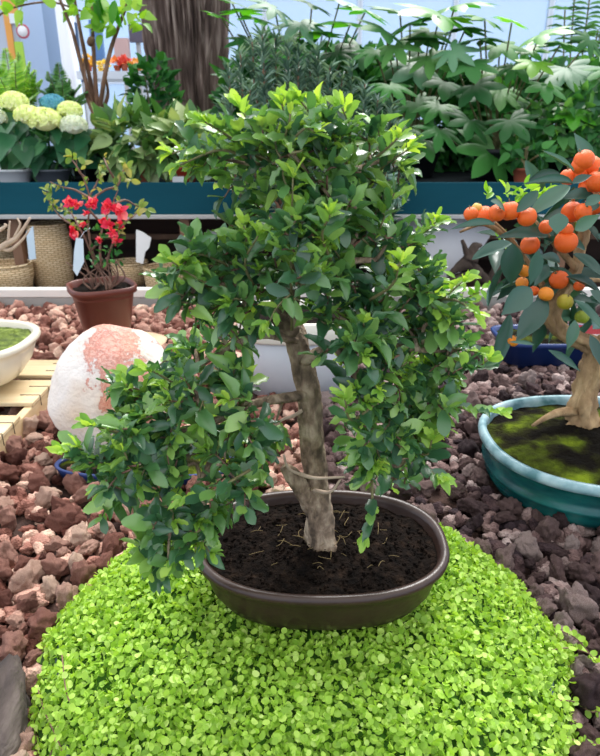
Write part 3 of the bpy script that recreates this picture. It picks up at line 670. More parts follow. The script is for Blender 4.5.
gm=MB(); lathe(gm,0,0,[(-.15,.80),(-.05,.86),(.02,.92),(-.1,.96)],.16,.16,2,5,capt=True); tube(gm,[(0,0,.93),(.05,0,1.25)],.06,5); gme=gm.mesh('stalk',M['twig'])
stag={}
for (x,y,r,c) in FR:
    p=Wc(x,y,rc.uniform(-.10,-.03)); t=np.linalg.norm(p-np.array([0,0,CH])); rm=r/FPX*t*.98
    o=bpy.data.objects.new('fruit',fm); C.objects.link(o); o.parent=cit; o.location=p-np.array(cit.location); o.scale=(rm,rm,rm*.96)
    o.rotation_euler=(rc.uniform(-.6,.6),rc.uniform(-.6,.6),rc.uniform(0,6)); o.color=hexc(COLF[c])
    if c in (2,3): o['label']='green unripe fruit'
    s=bpy.data.objects.new('stalk',gme); C.objects.link(s); s.parent=o

# ================================================================== LEFT GROUP
# boulder
V,T=ico(5); V=V.copy()
OUT=[(48,405),(54,378),(68,352),(88,337),(112,332),(138,339),(160,354),(176,380),(180,408),(168,440),(140,456),(100,457),(74,444),(56,426)]
oa=np.array([math.atan2(398-y,x-114) for x,y in OUT]); orr=np.array([math.hypot(x-114,398-y)/408 for x,y in OUT]); k=np.argsort(oa); oa,orr=oa[k],orr[k]
for i,v in enumerate(V):
    a=math.atan2(v[2],v[0]); r=np.interp(a,oa,orr,period=2*PI); q=math.hypot(v[0],v[2])
    f=1+.05*noise.noise(Vector(v*2.2))+.018*noise.noise(Vector(v*6))+.008*noise.noise(Vector(v*15))
    V[i]=np.array([v[0]*r, v[1]*.10, v[2]*r*.98])*f
V[:,1]+=V[:,2]*.30
V+=np.array([STONE[0],STONE[1],.135])
o=obj('boulder',MB().add(V,None,T),M['boulder'],origin=(STONE[0],STONE[1],.135)); tag(o,'large pale white boulder with a rust red patch, beside the wooden crate','rock')
# blue tray under the leaves
bt=empty('shallow_tray',(-.34,1.22,0),'shallow blue oval tray on the lava rocks just in front of the pale boulder','tray')
mb=MB(); lathe(mb,-.34,1.22,[(-.03,.004),(-.012,.006),(-.004,.035),(0,.042),(-.004,.045),(-.01,.04)],.21,.065,2.3,64); obj('tray_body',mb,M['blue_pot'],bt)
mb=MB(); soil_disc(mb,-.34,1.22,.20,.056,2.3,.036,.006,40,.01); obj('soil',mb,M['moss'],bt)
# wooden crate / pallet
pr=empty('wooden_crate',(-1.2,1.35,0),'pale pine slatted crate at the left edge carrying the cream pot','crate')
x0,x1=-1.75,-.705; y0,y1=.86,1.81
mb=MB(); box(mb,x1-.022,x1,y0,y1,.004,.058,.002); obj('side_board',mb,M['wood'],pr,False)
mb=MB(); box(mb,x0,x0+.022,y0,y1,.004,.058,.002); obj('side_board',mb,M['wood'],pr,False)
for yy,w in ((.90,.13),(1.115,.13),(1.335,.15),(1.565,.16),(1.745,.13)):
    mb=MB(); box(mb,x0,x1+.002,yy-w/2,yy+w/2,.058,.070,.002); s=obj('slat',mb,M['wood_x'],pr,False)
    for dy in (-.03,.03):
        mb=MB(); tube(mb,[(x1-.05,yy+dy,.0708),(x1+.0028,yy+dy,.0708),(x1+.0028,yy+dy,.040)],.0012,5); obj('staple',mb,M['staple'],s)
# cream pot with bare tree
cp=empty('cream_pot_bonsai',(-.98,1.60,.07),'cream glazed bonsai pot with mossy soil and bare twigs, standing on the wooden crate','bonsai')
mb=MB(); lathe(mb,-.98,1.60,[(-.10,.082),(-.085,.085),(-.055,.10),(-.025,.14),(-.012,.175),(-.010,.188),(0,.192),(.004,.20),(.001,.21),(-.006,.212),(-.016,.209),(-.02,.19)],.25,.18,2.8,96); 
lathe(mb,-.98,1.60,[(-.12,.0705),(-.115,.0705),(-.105,.084)],.25,.18,2.8,96); obj('pot',mb,M['cream'],cp,label='cream glazed pot')
mb=MB(); soil_disc(mb,-.98,1.60,.232,.162,2.8,.194,.008,30,.012); obj('moss',mb,M['moss_bright'],cp)
mb=MB()
B0=W(-70,330,1.6)
for pl,r in (([(-70,330),(-50,290),(-20,262),(5,245),(18,236),(30,218)],[.02,.014,.009,.006,.003]),([(0,248),(10,250),(22,240),(30,229)],[.006,.004,.002]),([(-20,262),(-5,235),(6,226),(4,224)],[.006,.004,.002]),([(8,243),(9,228),(10,221)],[.004,.002]),([(14,238),(20,225),(17,218)],[.004,.002])):
    tube(mb,smooth_path([W(x,y,1.62) for x,y in pl],4),r,8,bump=.2,bf=30)
obj('bare_branches',mb,M['palebark'],cp,label='pale bare branches')
# rounded pale stone behind the cream pot
mb=MB(); V,T=lump(4,77,.06,.01,0); mb.add(ico(4)[0]*np.array([.13,.10,.052])+np.array([G(-8,322)[0],2.25,.045]),None,T); o=obj('rounded_stone',mb,M['stone_pale'],origin=(G(-8,322)[0],2.25,0)); tag(o,'smooth pale rounded stone behind the cream pot at the left edge','stone')
# flat beige stone + flowering shrub
mb=MB(); V=ico(4)[0].copy()
for i,v in enumerate(V): V[i]=v*(1+.12*noise.noise(Vector(v*1.5+np.array([9,0,0]))))
mb.add(V*np.array([.165,.12,.019])+np.array([-.645,2.14,.019]),None,ico(4)[1]); o=obj('flat_stone',mb,M['stone_beige'],origin=(-.645,2.14,0)); tag(o,'flat beige stone under the brown flower pot, behind the boulder','stone')
FX,FY=-.70,2.15
fs=empty('flowering_shrub',(FX,FY,.036),'small twiggy shrub with red flowers in a tall brown plastic pot','shrub')
mb=MB(); lathe(mb,FX,FY,[(-.035,.036),(-.033,.04),(-.006,.205),(-.002,.206),(.005,.208),(.006,.228),(.002,.230),(-.004,.228),(-.008,.19)],.108,.108,3.4,40,rot=.5); obj('pot',mb,M['brown_plastic'],fs,label='tall brown plastic pot')
mb=MB(); soil_disc(mb,FX,FY,.100,.100,3.2,.212,.008,30,.0,10,40); obj('soil',mb,M['soil'],fs)
mb=MB(); rf=np.random.default_rng(8)
for i in range(16):
    a=rf.uniform(0,6.28); x,y=FX+.035*math.cos(a),FY+.035*math.sin(a); tube(mb,smooth_path([(x,y,.21),(x+rf.normal()*.02,y,.25),(x+rf.normal()*.03,y+rf.normal()*.02,.31)],4),[.004,.002],6,bump=.3,bf=40)
BP=[[(103,275),(100,250),(103,225),(112,205),(118,190)],[(100,272),(92,250),(88,225),(90,200),(82,175),(72,160)],[(105,270),(112,245),(122,225),(135,215),(142,203)],[(98,270),(88,245),(78,225),(70,212),(60,208),(52,205)],
    [(90,200),(105,190),(118,185),(122,172),(130,166)],[(88,225),(75,225),(62,218),(50,203),(47,188)],[(90,198),(75,190),(62,187),(50,182)],[(103,225),(88,205),(98,180),(100,165)],[(112,205),(125,200),(135,205),(143,208)],[(118,185),(108,168),(104,158)],[(92,250),(105,235),(118,232),(128,220)],[(88,180),(78,170),(76,158)]]
tips=[]
for pl in BP:
    P=smooth_path([W(x,y,FY+rf.uniform(-.05,.05)) for x,y in pl],4); tube(mb,P,[.0045,.0035,.0025,.0018],6,bump=.2,bf=40); tips+=list(P[7:])
obj('branches',mb,M['redtwig'],fs)
mb=MB(); tips=np.array(tips); idx=rf.integers(0,len(tips),170); d=rnd_unit(170,rf); leaves(mb,[leaf_tpl('oval',5,.2,.1)],tips[idx]+d*.006,d,norm(rf.normal(size=(170,3))+[0,-.5,1]),rf.uniform(.012,.026,170),.012,rf)
for (x,y) in [(147,209),(140,207),(52,192),(72,157),(128,168),(131,180),(125,163),(84,165)]:
    leaves(mb,[leaf_tpl('oval',5,.15,.1)],[W(x,y,FY)]*3,rnd_unit(3,rf),norm(rf.normal(size=(3,3))*.4+[0,-.8,.6]),.032,.02,rf)
obj('foliage',mb,M['quince_leaf'],fs)
mb=MB()
for i in range(70): leaves(mb,[leaf_tpl('oval',5,.2,.1)],[W(rf.uniform(86,124),rf.uniform(225,266),FY+rf.uniform(-.08,.06))],rnd_unit(1,rf),norm(rf.normal(size=(1,3))+[0,-.5,1]),.022,.014,rf)
obj('inner_leaves',mb,M['dark_leaf'],fs)
for (x,y,r) in [(70,203,6),(78,205,5),(95,204,7),(107,207,7),(121,212,8),(73,231,7),(84,224,4),(86,214,4),(108,225,6),(113,233,5),(117,241,5),(104,222,5),(100,240,4),(120,226,5),(113,208,5),(90,206,4)]:
    c=W(x,y,FY-rf.uniform(.02,.07)); mb=MB(); rr_=r/270.
    d=norm(rnd_unit(9,rf)+np.array([0,-.5,.2])); leaves(mb,[leaf_tpl('ovate',4,.2,-.25)],[c]*9,d,norm(rf.normal(size=(9,3))),rr_*1.15,rr_*1.1,rf)
    obj('flower',mb,M['red_petal'],fs,origin=c)
mb=MB(); a=W(79,238,FY-.08); 
q=[(76,238),(83,239),(84,262),(77,276),(73,270),(74,252)]
Vt=[W(x,y,FY-.09) for x,y in q]; Vb=[v+np.array([0,.002,0]) for v in Vt]; n=len(q); c0=np.mean(Vt,0)
mb.add(Vt+Vb+[c0,c0+np.array([0,.002,0])],[(j,(j+1)%n,n+(j+1)%n,n+j) for j in range(n)],[(2*n,(j+1)%n,j) for j in range(n)]+[(2*n+1,n+j,n+(j+1)%n) for j in range(n)])
tube(mb,[W(79,240,FY-.089),W(84,232,FY-.04),W(90,228,FY)],.001,4); obj('price_tag',mb,M['bluepaper'],fs,False,label='pale blue hanging paper tag')

# ================================================================== BEHIND
wp=empty('white_planter',(0.0,1.76,0),'white rounded planter on the lava rocks straight behind the bonsai trunk','planter')
mb=MB(); lathe(mb,0,1.76,[(-.035,.0),(-.03,.003),(-.012,.10),(-.006,.172),(-.012,.178)],.175,.13,3.2,72); obj('planter_body',mb,M['white_pot_shaded'],wp)  # grey-blue body tone is shade painted into a white planter
mb=MB(); lathe(mb,0,1.76,[(-.012,.178),(.004,.180),(.008,.186),(.008,.236),(.002,.242),(-.008,.240),(-.012,.20)],.175,.13,3.2,72,capb=False); obj('planter_rim',mb,M['cream_band'],wp,label='cream rim band')
mb=MB(); soil_disc(mb,0,1.76,.165,.12,3.2,.222,.006,30,0,10,48); obj('soil',mb,M['soil'],wp)
bp=empty('blue_planter',(.92,1.99,0),'long dark blue glazed planter behind the citrus bonsai','planter')
mb=MB(); lathe(mb,.92,1.99,[(-.035,.012),(-.022,.014),(-.012,.078),(-.002,.080),(.002,.092),(-.002,.097),(-.012,.094),(-.016,.08)],.26,.11,6,72)
for sx in (-.18,.18):
    for sy in (-.055,.055): box(mb,.92+sx-.025,.92+sx+.025,1.99+sy-.015,1.99+sy+.015,0,.014)
obj('planter_body',mb,M['blue_pot'],bp)
mb=MB(); soil_disc(mb,.92,1.99,.246,.096,6,.084,.008,30,.01,12,60); obj('soil',mb,M['moss'],bp)
# red plant label leaning in the blue planter
A=W(566.5,342.5,1.93); B=W(604,341.5,1.93); Cc=W(606,325,1.955); Dd=W(571,325,1.955)
rl=empty('plant_label',A,'red plant label with white lettering standing in the dark blue planter','sign')
mb=MB(); Vq=[A,B,Cc,Dd]; nb=norm(np.cross(B-A,Dd-A)); mb.add(Vq+[v-nb*.003 for v in Vq],[(0,1,2,3),(7,6,5,4),(0,4,5,1),(1,5,6,2),(2,6,7,3),(3,7,4,0)]); obj('label_card',mb,plain('red_card','#a01522',.4),rl,False)
mb=MB(); S=[A,B,B-(Dd-A)*.16,A-(Dd-A)*.16]; mb.add([v for v in S]+[v-nb*.003 for v in S],[(3,2,1,0),(4,5,6,7),(0,1,5,4),(1,2,6,5),(2,3,7,6),(3,0,4,7)]); obj('white_edge',mb,M['white_plastic'],rl,False)
mb=MB(); u=(B-A); v=(Dd-A)
def mark(a0,b0,a1,b1,w=.012):
    p=A+u*a0+v*b0+nb*.0012; q=A+u*a1+v*b1+nb*.0012; s=norm(np.cross(q-p,nb))*w*.12
    mb.add([p-s,q-s,q+s,p+s],[(0,1,2,3)])
for (a0,b0,a1,b1) in ((.10,.22,.10,.50),(.10,.50,.16,.32),(.16,.32,.22,.50),(.22,.50,.22,.22),(.10,.22,.24,.22),(.12,.66,.22,.72)): mark(a0,b0,a1,b1,.022)
rm=random.Random(4); xx=.42
while xx<.85: mark(xx,.30,xx+.01,.42,.02); mark(xx,.36,xx+.03,.36,.014); xx+=.045
obj('lettering',mb,plain('white_print','#e6d9d6',.6),rl,False)

# leafy yellow-green plant creeping along the rail on the right
pl=empty('creeping_plant',G(455,312),'pale yellow green leafy sprigs against the white rail, left of the citrus bonsai','plant')
mb=MB(); ms=MB(); q0=G(458,314)
for (x,y) in [(428,292),(438,284),(447,300),(465,288),(470,300),(480,292),(455,278),(490,285)]:
    e_=W(x,y,2.50); b0=np.array([q0[0]+rf.uniform(-.05,.05),q0[1],0]); P=smooth_path([b0,(b0+e_)/2+[0,0,.02],e_],4); tube(ms,P,.002,5)
    for j in range(4): leaves(mb,[leaf_tpl('oval',6,.1,.1)],[P[-1-j]],[norm(rf.normal(size=3)+[0,0,.3])],[norm(rf.normal(size=3)*.4+[0,-1,.6])],.055,.026,rf)
s=obj('stems',ms,M['twig'],pl); obj('foliage',mb,M['lime_leaf'],pl)

# ================================================================== BENCH AND SHELF BELOW
bn=empty('display_bench',(0,3.6,-.7),'long plant bench with a dark teal front board and silver lower edge','bench')
mb=MB(); box(mb,-3.6,3.6,3.20,3.225,.335,.488,.002); obj('front_board',mb,M['board'],bn,False,label='dark teal front board')
mb=MB(); box(mb,-3.6,3.6,3.19,3.23,.312,.334,.003); obj('edge_strip',mb,M['alu'],bn,False,label='silver metal strip')
mb=MB(); box(mb,-3.6,3.6,3.226,4.6,.44,.468); obj('bench_top',mb,plain('shade_dark_matte','#191d1f',1,0,.0),bn,False,label='bench top with shade in its dark colour')  # near-black colour stands in for the shade among the bench plants
for x in (-3.4,3.4):
    for y in (3.3,4.5): mb=MB(); box(mb,x-.03,x+.03,y-.03,y+.03,-.70,.44); obj('leg',mb,M['alu'],bn,False)
sh=empty('storage_shelf',(0,3.5,-.7),'dark wooden shelf under the teal bench holding baskets','shelf')
mb=MB(); box(mb,-3.3,3.3,2.92,4.1,-.10,-.07); obj('shelf_board',mb,M['darkwood'],sh,False)
mb=MB(); box(mb,-3.3,3.3,4.1,4.13,-.70,.42); obj('back_board',mb,M['darkwood'],sh,False)
mb=MB(); box(mb,-3.3,3.3,3.75,3.78,.12,.15);  obj('back_rail',mb,M['postwood'],sh,False)
for px in (187,20,560): 
    x=W(px,250,3.28)[0]; mb=MB(); box(mb,x-.025,x+.025,3.25,3.31,-.70,.31); obj('post',mb,M['postwood'],sh,False)
for x in (-3.2,3.2):
    mb=MB(); box(mb,x-.03,x+.03,2.95,4.09,-.7,-.1); obj('side_panel',mb,M['darkwood'],sh,False)
def basket(px,pyb,pyt,wpx,Y,lab,taper=.0,narrow=0):
    c=W(px,pyb,Y); zt=W(px,pyt,Y)[2]; r=wpx/2/(FPX/ (Y*CP+.74*SP)); z0=-.07; h=zt-z0
    o=empty('wicker_basket',(c[0],Y,z0),lab,'basket','wicker baskets under the bench')
    mb=MB(); prof=[(-r*.15-taper*r,z0+.001),(-taper*r,z0+.02),(-taper*r*.5,z0+h*.4),(0,z0+h*.6),(-narrow*r,z0+h),(-narrow*r-.008,z0+h),(-taper*r*.4-.012,z0+h*.4),(-taper*r-.012,z0+.02)]
    lathe(mb,c[0],Y,prof,r,r,2,48); obj('basket_body',mb,M['wicker'],o)
    mb=MB(); a=np.linspace(0,2*PI,49); rr2=r-narrow*r-.004; tube(mb,np.stack([c[0]+rr2*np.cos(a),Y+rr2*np.sin(a),np.full(49,z0+h)],1),.008,8,cap=False); obj('basket_rim',mb,M['wicker'],o)
basket(56,290,224,42,3.36,'tall tan wicker basket under the bench, left of the brown flower pot',.12,.12)
basket(12,290,264,46,3.20,'low wide wicker basket at the left edge, standing in front of another basket',.15)
basket(8,290,228,44,3.66,'tall wicker basket at the left edge, behind the low wide one',.12,.1)
basket(132,290,262,36,3.40,'small wicker basket just right of the brown flower pot',.1)
basket(166,290,267,40,3.22,'low wicker basket between the brown flower pot and the shelf post',.05)
def card(name,q,Y,th,mat,lab,cat,rot=0):
    mb=MB(); Vt=[W(x,y,Y) for x,y in q]; Vt=[np.array([v[0],Y,v[2]]) for v in Vt]; n=len(q); Vb=[v+np.array([0,th,0]) for v in Vt]; c=np.mean(Vt,0)
    mb.add(Vt+Vb+[c,c+np.array([0,th,0])],[(j,(j+1)%n,n+(j+1)%n,n+j) for j in range(n)],[(2*n,(j+1)%n,j) for j in range(n)]+[(2*n+1,n+j,n+(j+1)%n) for j in range(n)])
    o=obj(name,mb,mat,smooth=False,origin=c); tag(o,lab,cat); return o
card('paper_wrapping',[(136,230),(142,232),(151,238),(149,248),(145,252),(143,264),(136,262)],3.12,.01,M['paper'],'torn white paper hanging under the bench beside the brown flower pot','paper')
card('paper_strip',[(206,231),(243,231),(243,240),(206,240)],3.6,.02,M['paper'],'white paper strip in the dark shelf under the bench','paper')
card('hanging_tag',[(26,232),(33,226),(36,259),(29,260)],3.15,.004,M['bluepaper'],'pale hanging tag in front of the tall wicker baskets','tag')
# white sheet roll, driftwood on the right below the bench
mb=MB(); prof=[]; 
P0=W(428,250,3.40)[0]; P1_=W(502,250,3.40)[0]
Vs=[];n=14
for i in range(n+1):
    a=i/n; zz=.30-.36*a; yy=3.42-.16*math.sin(a*PI*.6)
    for x in (W(395,250,3.4)[0],W(470+22*math.cos(a*3),250,3.4)[0]): Vs.append((x,yy,zz)); Vs.append((x,yy+.012,zz))
Qs=[]
for i in range(n):
    b0=i*4; b1=b0+4; Qs+=[(b0,b0+2,b1+2,b1),(b0+1,b1+1,b1+3,b0+3),(b0,b1,b1+1,b0+1),(b0+2,b0+3,b1+3,b1+2)]
Qs+=[(0,1,3,2),(n*4,n*4+2,n*4+3,n*4+1)]
o=obj('curved_sheet',MB().add(Vs,Qs),plain('white_sheet','#d6d6da',.7),origin=(P0,3.4,-.07)); tag(o,'curved white sheet leaning under the bench right of the bonsai','sheet')
dw=empty('driftwood_branch',(W(468,285,3.0)[0],3.0,-.07),'dark forked driftwood branch behind the white rail','branch')
mb=MB()
for pl_ in ([(500,292),(480,275),(470,260),(462,240)],[(470,260),(475,248),(482,245)],[(480,275),(455,280),(430,288)],[(492,285),(500,262),(512,250)],[(470,262),(458,268),(447,276)]):
    tube(mb,smooth_path([W(x,y,3.0) for x,y in pl_],5),[.035,.028,.018,.007],9,bump=.5,bf=15)
obj('wood',mb,M['driftwood'],dw)
mb=MB(); V,T=lump(3,55,.3,.1); mb.add(V*np.array([.16,.1,.08])+np.array([W(515,280,3.1)[0],3.08,.0]),None,T); o=obj('dark_rock',mb,M['driftwood'],origin=(W(515,280,3.1)[0],3.08,-.07)); tag(o,'dark rough rock behind the rail beside the driftwood','rock')

# ================================================================== PLANTS ON THE BENCH
BT=.468
def px2m(px,Y): return px/(FPX/(Y*CP+.25*SP))
def nursery_pot(parent,x,y,r,h,mat,z0=BT+.001,name='pot',label=None):
    mb=MB(); lathe(mb,x,y,[(-r*.28,z0),(-r*.26,z0+.004),(-r*.04,z0+h*.82),(0,z0+h*.83),(.004,z0+h),(-.006,z0+h),(-.012,z0+h*.85)],r,r,2,32); lathe(mb,x,y,[(-.012,z0+h*.86),(-r*.9,z0+h*.88)],r,r,2,32,capb=False,capt=True)
    return obj(name,mb,mat,parent,label=label)
rp=np.random.default_rng(44)
def bush(mbl, c, rad, n, tp, ln, wd, up=.5):
    u=rnd_unit(n,rp); rr=rp.uniform(.35,1,n)[:,None]**.6; P=np.array(c)+u*rr*np.array(rad); D=norm(u+.6*rp.normal(size=(n,3))+[0,-.1,.15]); N=norm(np.array([0,-.4,up+.4])+.55*u+.4*rp.normal(size=(n,3)))
    s=rp.uniform(.75,1.2,n); leaves(mbl,tp,P,D,N,ln*s,wd*s,rp)
TPO=[leaf_tpl('ovate',6,.12,.2,.06,0),leaf_tpl('ovate',6,.08,.1,.06,2)]
# --- hydrangea
HY=3.42; hx=W(38,150,HY)[0]
h=empty('hydrangea_plant',(hx,HY,BT),'hydrangea with lime white and blue flower heads at the left end of the bench','plant')
nursery_pot(h,W(50,170,HY)[0],HY+.02,.10,.07,M['grey_plastic']); nursery_pot(h,W(12,170,HY)[0],HY+.02,.10,.07,M['white_plastic'])
mb=MB()
for (x,y,w) in [(8,140,.16),(20,150,.16),(40,145,.17),(42,160,.14),(58,138,.14),(68,145,.15),(80,148,.14),(30,128,.13),(15,128,.13),(55,152,.13),(0,150,.15),(85,140,.12),(64,130,.12),(5,118,.12),(90,135,.1)]:
    for j in range(2):
        p=W(x+rp.uniform(-4,4),y-6,HY+rp.uniform(-.1,.1)); leaves(mb,TPO,[p],[norm([rp.uniform(-.6,.6),-.7,-.6])],[norm([rp.uniform(-.3,.3),-.7,.8])],[w],[w*.68],rp)
bush(mb,W(40,150,HY+.12),(.30,.12,.10),90,TPO,.13,.085)
obj('foliage',mb,M['hyd_leaf'],h)
for (x,y,r,mm,lb) in [(14,103,14,'petal_lime','lime green flower head'),(28,116,13,'petal_lime','lime green flower head'),(45,121,16,'petal_lime','lime green flower head'),(53,104,12,'petal_blue','sky blue flower head'),(70,111,12,'petal_lime','lime green flower head'),(74,126,13,'petal_white','white flower head'),(-6,118,12,'petal_white','white flower head')]:
    c=W(x,y,HY-.06-(.08 if y>112 else 0)+(.06 if mm=='petal_blue' else 0)); R=px2m(r,HY); n=150; u=rnd_unit(n,rp); u[:,2]=np.abs(u[:,2])*1.1-.25; u=norm(u); P=c+u*np.array([R,R*.9,R*.72])*.9
    a=norm(np.cross(u,rp.normal(size=(n,3)))); mb=MB(); Vt,Tt=ico(2); mb.add(Vt*np.array([R,R*.9,R*.7])*.80+c,None,Tt)
    for k in range(4):
        t=k*PI/2; b2=np.cross(u,a); d=a*math.cos(t)+b2*math.sin(t)+u*.15; leaves(mb,[leaf_tpl('ovate',3,.05,-.1)],P,d,u+.35*rp.normal(size=(n,3)),R*.27,R*.25,rp)
    fo=obj('flower_head',mb,M[mm],h,origin=c,label=lb)
mb=MB()
for (x,y) in [(14,103),(28,116),(45,121),(53,104),(70,111),(74,126)]: a=W(x,y,HY); tube(mb,smooth_path([a,(a[0]*.9+hx*.1,HY+.02,BT+.15),(a[0]*.6+hx*.4,HY+.02,BT+.06)],4),.006,6)
obj('stems',mb,M['mid_leaf'],h)
# --- ferns behind
def fern(base, tipsl, mat, lab, ll=.05, potm='black_plastic', width=1.0):
    f=empty('fern_plant',(base[0],base[1],BT),lab,'plant','feathery ferns behind the hydrangea'); nursery_pot(f,base[0],base[1],.09,.12,M[potm])
    ms=MB(); ml=MB()
    for tpt in tipsl:
        b0=np.array([base[0],base[1],BT+.11]); m=(b0+tpt)/2+np.array([0,0,.10]); P=smooth_path([b0,m,tpt],10); tube(ms,P,[.004,.002],5)
        for i in range(4,len(P)):
            d=norm(P[i]-P[i-1]); s=norm(np.cross(d,[0,-.5,1])); k=math.sin(PI*min(1,(i/len(P))**.8*.95+.05))*.9+.15
            for q in (0,.5):
                p=P[i-1]+(P[i]-P[i-1])*q
                for sg in (-1,1): leaves(ml,[leaf_tpl('lance',4,.1,.1)],[p],[norm(s*sg+d*.4)],[norm(np.array([0,-.5,1])+.2*rp.normal(size=3))],[ll*k*width],[.016],rp)
    obj('fronds',ms,M['twig'],f); obj('leaflets',ml,M[mat],f)
FY1=3.95
fern((W(18,120,FY1)[0],FY1),[W(x,y,FY1-rp.uniform(-.1,.35)) for x,y in [(-10,60),(5,48),(18,52),(30,62),(42,80),(-15,85),(25,90),(8,70),(35,70),(12,88),(-5,95),(20,75),(0,78),(28,100),(40,92),(10,100),(15,62)]],'lime_leaf','yellow green feathery fern behind the lime hydrangea heads at the left edge',.08)
fern((W(62,120,FY1)[0],FY1+.05),[W(x,y,FY1-rp.uniform(-.1,.3)) for x,y in [(48,72),(58,62),(70,80),(80,85),(38,88),(45,95),(66,95),(86,92),(52,84),(62,78),(72,90),(90,100),(40,98)]],'mid_leaf','mid green fern behind the blue hydrangea head',.07)
# --- cane-stemmed small tree
CY1=3.75; c0=W(98,125,CY1)
ctree=empty('cane_tree',(c0[0],CY1,BT),'slender tree of several thin brown canes in a black pot, left of the thick trunk','tree')
nursery_pot(ctree,c0[0],CY1,.13,.21,M['black_plastic'],label='black plastic pot')
mb=MB(); ml=MB(); vb=np.array([c0[0],CY1,BT+.18])
for pl_ in ([(96,118),(84,75),(72,30),(60,0),(50,-30)],[(97,118),(88,70),(80,30),(74,-5),(70,-40)],[(98,118),(95,75),(93,40),(92,10),(90,-20)],[(99,118),(105,75),(112,45),(123,15),(132,-10),(140,-40)],[(96,120),(88,100),(86,85),(84,60)],[(100,118),(108,95),(104,70)]):
    P=smooth_path([vb+rp.normal(size=3)*.015]+[W(x,y,CY1+rp.uniform(-.05,.05)) for x,y in pl_],5); tube(mb,P,[.020,.013,.011,.008,.005],8,bump=.2,bf=20)
V,T=lump(2,5,.2,.1); mb.add(V*.03+W(91,41,CY1-.03),None,T)
obj('canes',mb,M['cane'],ctree)
for (x,y,r) in [(112,20,12),(105,30,10),(120,25,12),(130,15,12),(138,8,10),(98,20,9),(85,12,9),(60,5,10),(72,0,9),(110,5,11),(142,22,7),(95,5,9),(10,5,12),(25,8,9),(0,0,12)]:
    c=W(x,y,CY1-.05+rp.uniform(-.1,.1)); bush(ml,c,(px2m(r,CY1),.07,px2m(r,CY1)*.5),5,TPO,px2m(13,CY1),px2m(9,CY1))
tube(mb:=MB(),smooth_path([W(84,12,CY1),W(50,2,CY1),W(12,8,CY1),W(-4,18,CY1)],5),.005,5); obj('side_cane',mb,M['cane'],ctree)
obj('foliage',ml,M['lime_leaf'],ctree)
mb=MB()
for (x,y) in [(115,12),(98,8)]: leaves(mb,[leaf_tpl('lance',5,.1,.2)],[W(x,y-12,CY1-.1)]*4,norm(rp.normal(size=(4,3))*.25+[0,0,-1]),norm(rp.normal(size=(4,3))*.3+[0,-1,.2]),px2m(22,CY1),px2m(8,CY1),rp)
obj('hanging_leaves',mb,M['bright_leaf'],ctree)
# --- thick trunk
TY2=4.95; tb=W(186,110,TY2)
ot=empty('old_tree',(tb[0],TY2,-.7),'thick old tree trunk with deeply furrowed grey brown bark behind the bench','tree')
n=260; Vs=[]; rows=170; A=np.arange(n)/n*2*PI
for i in range(rows):
    z=-.7+i/(rows-1)*3.6; 
    xc=W(188,60,TY2)[0]+.0*(z-1); R0=np.interp(z,[-.7,.2,.75,1.1,1.5,2.0,3.0],[.30,.235,.225,.235,.285,.33,.36])
    for j in range(n):
        f=1+.05*noise.noise(Vector((math.cos(A[j])*1.3,math.sin(A[j])*1.3,z*.8)))
        rid=abs(noise.noise(Vector((math.cos(A[j])*9+z*.3,math.sin(A[j])*9,z*1.3))))*.34+abs(noise.noise(Vector((math.cos(A[j])*15,math.sin(A[j])*15+z*.4,z*3.6))))*.20
        r=R0*(f+rid-.13); Vs.append((xc+r*math.cos(A[j]),TY2+r*math.sin(A[j]),z))
mb=MB(); mb.add(Vs,[(i*n+j,i*n+(j+1)%n,(i+1)*n+(j+1)%n,(i+1)*n+j) for i in range(rows-1) for j in range(n)]); obj('trunk',mb,M['oldbark'],ot)
# --- variegated plants in clay pots
def potted(name,px,py,Y,potr,poth,potm,rad,n,tp,ln,wd,mat,lab,cat='plant',group=None,dz=0,stems=True,potlabel=None):
    x=W(px,py,Y)[0]; o=empty(name,(x,Y,BT),lab,cat,group); nursery_pot(o,x,Y,potr,poth,M[potm],label=potlabel)
    c=np.array([x,Y,BT+poth+rad[2]*.75+dz]); mb=MB(); bush(mb,c,rad,n,tp,ln,wd); obj('foliage',mb,M[mat],o)
    if stems:
        mb=MB()
        for k in range(6): e_=c+rnd_unit(1,rp)[0]*np.array(rad)*.7; tube(mb,smooth_path([(x,Y,BT+poth*.8),((x+e_[0])/2,Y,(BT+poth+c[2])/2),e_],4),.005,5)
        obj('stems',mb,M['twig'],o)
    return o
potted('potted_foliage_plant',140,165,3.45,.085,.085,'terracotta',(.21,.14,.15),240,TPO,.11,.060,'varieg','bushy variegated green plant in the clay pot left of the thick trunk','plant',None,potlabel='clay pot')
o=potted('potted_foliage_plant',182,165,3.42,.085,.085,'red_plastic',(.17,.13,.13),200,TPO,.11,.055,'varieg','variegated green plant in the orange red pot in front of the thick trunk','plant',None,potlabel='orange red pot')
x=W(178,178,3.32)[0]; mb=MB(); box(mb,x-.03,x+.03,3.322,3.328,BT+.012,BT+.04); obj('price_sticker',mb,M['white_plastic'],o,False,label='small white sticker')
o=potted('potted_shrub',152,80,4.15,.10,.12,'black_plastic',(.16,.14,.24),230,TPO,.085,.05,'dark_leaf','dark leafy shrub between the brown canes and the thick trunk','shrub',dz=.12)
